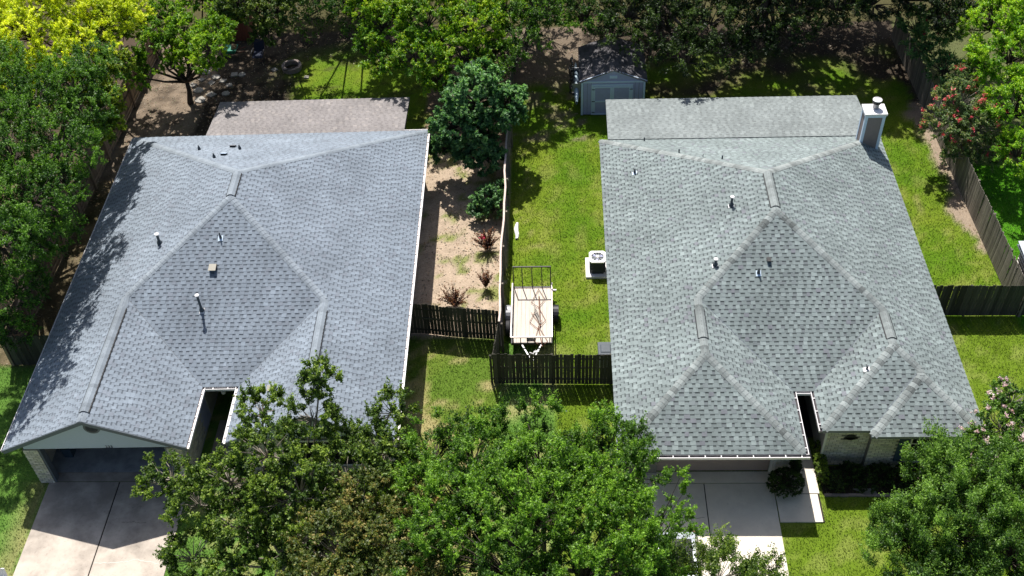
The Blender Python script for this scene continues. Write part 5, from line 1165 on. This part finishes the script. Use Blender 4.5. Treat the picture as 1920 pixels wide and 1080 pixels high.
for x in (-20.42, -20.0):
    for y in (19.75, 20.1): quick("leg", M['white'], pc, lambda b: b.bar((x, y, 0), (x, y, .4), .04))
# fire pit
fp = at(548, 129, 0); pit = thing("fire_pit", "round ring of concrete blocks with an iron poker in the left back yard", "fire pit", fp)
for k in range(13):
    a0 = 2 * math.pi * k / 13 + .02; a1 = 2 * math.pi * (k + 1) / 13 - .02
    A = [(fp.x + r * math.cos(a_), fp.y + r * math.sin(a_)) for r, a_ in ((.42, a0), (.58, a0), (.58, a1), (.42, a1))]
    quick("block", M['stone2'], pit, lambda b: b.hexa([(*p, 0) for p in A][::-1], [(*p, .26 + .01 * (k % 3)) for p in A][::-1]))
quick("ash_bed", M['soil'], pit, lambda b: b.lathe((fp.x, fp.y, 0), [(.42, 0), (.41, .03)], 16)); quick("poker", M['black'], pit, lambda b: b.bar((fp.x - .35, fp.y - .6, .28), (fp.x + .35, fp.y - .2, .3), .03))
cp_ = at(487, 112, 0); nc = thing("lounge_chair", "dark navy reclining chair left of the fire pit", "chair", cp_)
x, y = cp_.x, cp_.y
quick("seat", M['navychair'], nc, lambda b: b.hexa([(x - .3, y - .4, .34), (x + .3, y - .4, .34), (x + .3, y + .25, .38), (x - .3, y + .25, .38)], [(x - .3, y - .4, .39), (x + .3, y - .4, .39), (x + .3, y + .25, .43), (x - .3, y + .25, .43)]))
quick("backrest", M['navychair'], nc, lambda b: b.hexa([(x - .3, y + .25, .4), (x + .3, y + .25, .4), (x + .3, y + .31, .38), (x - .3, y + .31, .38)], [(x - .3, y + .62, 1.0), (x + .3, y + .62, 1.0), (x + .3, y + .67, .98), (x - .3, y + .67, .98)]))
for s_ in (-1, 1):
    quick("armrest", M['black'], nc, lambda b: b.box((x + s_ * .34 - .03, y - .3, .58), (x + s_ * .34 + .03, y + .35, .61))); quick("leg", M['black'], nc, lambda b: (b.bar((x + s_ * .34, y - .38, 0), (x + s_ * .34, y + .1, .58), .03), b.bar((x + s_ * .34, y + .45, 0), (x + s_ * .34, y - .1, .55), .03)))
g_st = "flat stepping stones in the left back yard"
RS = random.Random(9)
STL = ["rounded stepping stone in the middle of the path cluster", "square stepping stone just below the rounded middle stone", "four-sided stepping stone near the leaning tree trunk, upper one",
 "rounded stepping stone below the main cluster toward the lawn", "angular stepping stone touching the foot of the leaning trunk", "small square stepping stone at the lawn side of the cluster",
 "large rounded stepping stone directly right of the leaning trunk base", "wide angular stepping stone low in the cluster near the porch roof", "small stepping stone nearest the leaning trellis",
 "rounded stepping stone just below the trellis foot", "largest flat stepping stone at the top of the cluster", "squarish stepping stone between the cluster and the navy chair",
 "rounded stepping stone under the navy lounge chair", "small lone stone at the right side of the fire pit", "small lone stone at the left side of the fire pit",
 "lowest stepping stone against the brown porch roof", "four-sided stepping stone at the lawn edge below the chair"]
for i, (px, py, w_, l) in enumerate(((405, 145, .3, "round stepping stone"), (397, 156, .24, ""), (378, 150, .24, ""), (423, 176, .26, ""), (362, 160, .3, ""), (418, 152, .26, ""), (372, 170, .32, ""), (396, 178, .34, ""), (412, 120, .22, ""), (405, 128, .25, ""), (385, 135, .42, ""), (440, 140, .3, ""), (454, 140, .24, ""), (575, 145, .2, ""), (515, 131, .24, ""), (375, 188, .34, ""), (430, 160, .24, ""))):
    p = at(px, py, 0); n = 7 if i % 3 == 0 else 4; a0 = RS.uniform(0, 1.5); A = [(p.x + w_ * RS.uniform(.85, 1.1) * math.cos(a0 + 2 * math.pi * k / n), p.y + w_ * RS.uniform(.8, 1.1) * math.sin(a0 + 2 * math.pi * k / n)) for k in range(n)]
    b = MB(); b.hexa([(*q, -.02) for q in A], [(q[0] + (p.x - q[0]) * .06, q[1] + (p.y - q[1]) * .06, .05) for q in A]); tag(b.obj("stepping_stone", M['stone'], off=Vector((p.x, p.y, 0))), STL[i], "stepping stone", g_st)
# splash stone in the shaded bed, edging
p = at(1625, 921, .02); b = MB(); b.hexa([(p.x - .5, p.y + .1, .0), (p.x - .1, p.y - .12, .0), (p.x + .35, p.y - .14, 0), (p.x + .3, p.y + .12, 0)], [(p.x - .5, p.y + .1, .05), (p.x - .1, p.y - .12, .05), (p.x + .35, p.y - .14, .05), (p.x + .3, p.y + .12, .06)]); tag(b.obj("splash_stone", M['stone']), "grey flat stone at the edge of the shaded hedge bed", "stone")
b = MB(); b.box((9.95, 23.9, -.02), (14.2, 25.2, .012)); o_ = b.obj("flower_bed_soil", M['soil']); o_['kind'] = 'structure'
be = thing("bed_edging", "low dark stone edging along the hedge bed in front of the right house", "edging", (11.8, 23.88, 0))
eme = MB(); eme.box((-.145, -.05, 0), (.145, .05, .1)); eme = eme.mesh("edging_brick", M['stone2'])
for k in range(13): inst("edging_brick", eme, be, (10.12 + k * .3, 23.86 + RS.uniform(-.01, .01), -.02), (0, 0, RS.uniform(-.04, .04)))
b = MB(); b.box((-13.0, 23.1, -.02), (-6.9, 24.75, .012)); o_ = b.obj("flower_bed_soil", M['soil']); o_['kind'] = 'structure'
for px, py in ((605, 938), (622, 946), (630, 943), (596, 934)):
    p = at(px, py, .05); b = MB(); b.hexa([(p.x - .16, p.y - .12, -.02), (p.x + .16, p.y - .1, -.02), (p.x + .14, p.y + .12, -.02), (p.x - .15, p.y + .1, -.02)], [(p.x - .13, p.y - .1, .13), (p.x + .13, p.y - .08, .14), (p.x + .11, p.y + .1, .13), (p.x - .12, p.y + .08, .12)])
    tag(b.obj("garden_rock", M['stone'], off=Vector((p.x, p.y, 0))), {605: "left middle pale rock edging the dark front bed", 622: "taller pale rock beside the bright foliage at the bed edge", 630: "rightmost pale rock at the dark front bed", 596: "smallest pale rock farthest back in the dark front bed"}[px], "rock", "rocks edging the left front bed")

# red shed, boards, barrow, ladder, trellis in the left back corner
ps = at(425, 75, 0); rs = thing("garden_shed", "small red-brown shed with sun-bleached slatted roof at the top left", "shed", ps)
x, y = ps.x + .6, ps.y + .6
for k in range(10): quick("wall_board", M['redwood'], rs, lambda b: b.box((x - .85 + k * .17 + .004, y - .7, 0), (x - .85 + (k + 1) * .17 - .004, y - .66, 1.6)))
quick("side_wall", M['redwood'], rs, lambda b: (b.box((x - .85, y - .655, 0), (x - .81, y + .7, 1.6)), b.box((x + .81, y - .655, 0), (x + .85, y + .7, 1.6)), b.box((x - .81, y + .66, 0), (x + .81, y + .7, 1.7))))
for k in range(9): quick("roof_slat", M['pinkboard'], rs, lambda b: b.hexa([(x - .95, y - .8 + k * .18, 1.605 + .03 * k), (x + .95, y - .82 + k * .18, 1.61 + .03 * k), (x + .93, y - .66 + k * .18, 1.62 + .03 * k), (x - .95, y - .65 + k * .18, 1.62 + .03 * k)], [(x - .95, y - .8 + k * .18, 1.63 + .03 * k), (x + .95, y - .82 + k * .18, 1.635 + .03 * k), (x + .93, y - .66 + k * .18, 1.64 + .03 * k), (x - .95, y - .65 + k * .18, 1.645 + .03 * k)]))
p = at(408, 72, .8); quick("window_frame", M['white'], rs, lambda b: [b.bar(a_, c_, .04) for a_, c_ in (((p.x - .12, p.y, .6), (p.x - .12, p.y, 1.3)), ((p.x + .12, p.y - .1, .55), (p.x + .12, p.y - .1, 1.25)), ((p.x - .12, p.y, 1.3), (p.x + .12, p.y - .1, 1.25)), ((p.x - .12, p.y, .6), (p.x + .12, p.y - .1, .55)))])
p = at(436, 98, .3); wb = thing("wheelbarrow", "green wheelbarrow with orange load beside the leaning trellis", "wheelbarrow", (p.x, p.y, 0))
quick("tray", M['green_tarp'], wb, lambda b: b.hexa([(p.x - .3, p.y - .25, .35), (p.x + .2, p.y - .25, .35), (p.x + .2, p.y + .25, .35), (p.x - .3, p.y + .25, .35)], [(p.x - .45, p.y - .36, .62), (p.x + .34, p.y - .36, .6), (p.x + .34, p.y + .36, .6), (p.x - .45, p.y + .36, .62)]))
quick("load", M['cardboard'], wb, lambda b: b.hexa([(p.x + .0, p.y - .2, .62), (p.x + .3, p.y - .2, .62), (p.x + .3, p.y + .2, .62), (p.x, p.y + .2, .62)], [(p.x + .05, p.y - .12, .8), (p.x + .25, p.y - .15, .75), (p.x + .22, p.y + .15, .78), (p.x + .04, p.y + .12, .82)]))
quick("wheel", M['tire'], wb, lambda b: b.tube([(p.x - .5, p.y - .03, .18), (p.x - .5, p.y + .03, .18)], .18, 12)); quick("handles", M['redwood'], wb, lambda b: (b.bar((p.x - .5, p.y - .1, .2), (p.x + .8, p.y - .25, .5), .035), b.bar((p.x - .5, p.y + .1, .2), (p.x + .8, p.y + .25, .5), .035)))
p = at(424, 108, 0); ld = thing("trellis", "dark wooden ladder-like trellis leaning beside the wheelbarrow", "trellis", p)
for s_ in (-.16, .16): quick("upright", M['fence_grey'], ld, lambda b: b.bar((p.x + s_, p.y - .1, 0), (p.x + s_ - .15, p.y + .35, 1.5), .04))
for k in range(5): quick("rung", M['fence_grey'], ld, lambda b: b.bar((p.x - .16 - .03 * (k + 1), p.y - .1 + .09 * (k + 1), .3 * (k + .8)), (p.x + .16 - .03 * (k + 1), p.y - .1 + .09 * (k + 1), .3 * (k + .8)), .03))
p = at(203, 95, .6); tag(quick("leaning_panel", M['pale_blue'], None, lambda b: b.hexa([(p.x - .2, p.y - .1, 0), (p.x + .2, p.y - .15, 0), (p.x + .2, p.y - .1, 0), (p.x - .2, p.y - .05, 0)], [(p.x - .15, p.y + .25, 1.6), (p.x + .25, p.y + .2, 1.6), (p.x + .25, p.y + .25, 1.6), (p.x - .15, p.y + .3, 1.6)])), "pale blue panel leaning on the old fence under the golden tree", "panel")
# neighbours
nb = thing("neighbour_shed", "neighbour's shed with pale metal roof and beige siding at the right edge", "shed", (21.8, 34, 0))
quick("wall", M['beige'], nb, lambda b: b.box((20.2, 33.35, 0), (23.6, 35.3, 2.0)))
for k in range(11): quick("siding_strip", M['trim'], nb, lambda b: b.box((20.17, 33.4, .1 + k * .17), (20.198, 35.25, .12 + k * .17)))
for k in range(5): quick("roof_panel", M['metalroof'], nb, lambda b: b.hexa([(20.05 + k * .72, 33.25, 2.06), (20.75 + k * .72, 33.25, 2.06), (20.75 + k * .72, 35.5, 2.2), (20.05 + k * .72, 35.5, 2.2)], [(20.05 + k * .72, 33.25, 2.1 + .01 * (k % 2)), (20.75 + k * .72, 33.25, 2.1 + .01 * (k % 2)), (20.75 + k * .72, 35.5, 2.24 + .01 * (k % 2)), (20.05 + k * .72, 35.5, 2.24 + .01 * (k % 2))]))
quick("roof_edge", M['fascia'], nb, lambda b: (b.box((20.05, 33.25, 2.0), (20.19, 35.5, 2.055)),))

# car on the right driveway, mostly under the tree
car = thing("parked_car", "silver car with dark roof glass parked on the right driveway beneath the tree", "car", (4.05, 19.4, 0))
cyl = [(21.65, .45, .82, .78), (21.6, .95, .86, .84), (21.35, 1.45, .80, .72), (20.9, 1.56, .74, .66), (19.4, 1.55, .74, .66), (18.6, 1.1, .86, .84), (17.3, .92, .84, .8), (17.05, .5, .78, .76)]
b = MB(); rings = []
for yy, top, wl_, wt in cyl:
    rings.append([(4.05 - wl_, yy, .3), (4.05 - wl_ - .03, yy, min(.85, top)), (4.05 - wt, yy, top), (4.05 + wt, yy, top), (4.05 + wl_ + .03, yy, min(.85, top)), (4.05 + wl_, yy, .3)])
for k in range(len(rings) - 1):
    for q in range(6): b.face([rings[k][q], rings[k][(q + 1) % 6], rings[k + 1][(q + 1) % 6], rings[k + 1][q]])
b.face(rings[0]); b.face(rings[-1][::-1]); o_ = b.obj("body", M['silver'], car)
mdv = o_.modifiers.new("b", 'BEVEL'); mdv.width = .05; mdv.segments = 2
quick("roof_glass", M['glass'], car, lambda b: b.box((3.5, 19.6, 1.56), (4.6, 21.0, 1.575)))
quick("windscreen", M['glass'], car, lambda b: b.hexa([(3.4, 19.35, 1.5), (4.7, 19.35, 1.5), (4.8, 18.65, 1.12), (3.3, 18.65, 1.12)], [(3.4, 19.38, 1.56), (4.7, 19.38, 1.56), (4.8, 18.66, 1.16), (3.3, 18.66, 1.16)]))
for s_ in (-1, 1):
    quick("side_window", M['glass'], car, lambda b: b.box((4.05 + s_ * .80 - .015, 19.3, 1.0), (4.05 + s_ * .80 + .015, 21.2, 1.38)))
    quick("tail_light", M['rust'], car, lambda b: b.box((4.05 + s_ * .7 - .1, 21.6, .85), (4.05 + s_ * .7 + .1, 21.67, 1.05))); quick("headlight", M['white'], car, lambda b: b.box((4.05 + s_ * .62 - .14, 17.02, .62), (4.05 + s_ * .62 + .14, 17.08, .76)))
    quick("door_mirror", M['silver'], car, lambda b: b.box((4.05 + s_ * .98 - .08, 18.85, .98), (4.05 + s_ * .98 + .08, 18.97, 1.12)))
    for yy in (17.9, 20.8): wheel(4.05 + s_ * .78, yy, .33, .22, car)

# garage clutter
tag(quick("fuel_can", M['red'], None, lambda b: (b.box((-19.35, 26.4, .05), (-19.05, 26.65, .4)), b.box((-19.25, 26.5, .4), (-19.15, 26.55, .5)), b.tube([(-19.1, 26.52, .4), (-18.95, 26.52, .52)], .025, 6))), "red plastic fuel can on the garage floor", "fuel can")
wbk = thing("workbench", "dark cluttered workbench against the left wall of the open garage", "workbench", (-20, 27.2, .05))
quick("bench_top", M['redwood'], wbk, lambda b: b.box((-20.35, 26.2, .85), (-19.7, 28.4, .9)))
for x in (-20.3, -19.75):
    for y in (26.25, 28.35): quick("leg", M['redwood'], wbk, lambda b: b.box((x - .03, y - .03, .05), (x + .03, y + .03, .85)))
for i, (x, y, w_, h_, mm, lb) in enumerate(((-19.0, 27.3, .5, .45, 'cardboard', "brown cardboard box among the garage clutter"), (-19.4, 27.9, .5, .6, 'dark', "black storage tote behind the cardboard box in the garage"), (-18.7, 26.6, .4, .3, 'dark', "low black tub near the garage opening"), (-19.6, 25.9, .35, .5, 'navy', "navy storage tote beside the left garage jamb"))):
    t = thing("storage_box", lb, "box", (x, y, .05), "boxes stored in the garage"); quick("body", M[mm], t, lambda b: b.hexa([(x - w_ / 2, y - w_ / 2, .05), (x + w_ / 2, y - w_ / 2, .05), (x + w_ / 2, y + w_ / 2, .05), (x - w_ / 2, y + w_ / 2, .05)], [(x - w_ / 2 * 1.08, y - w_ / 2 * 1.08, .05 + h_), (x + w_ / 2 * 1.08, y - w_ / 2 * 1.08, .05 + h_), (x + w_ / 2 * 1.08, y + w_ / 2 * 1.08, .05 + h_), (x - w_ / 2 * 1.08, y + w_ / 2 * 1.08, .05 + h_)]))
    quick("lid", M[mm], t, lambda b: b.box((x - w_ * .57, y - w_ * .57, .052 + h_), (x + w_ * .57, y + w_ * .57, .08 + h_)))
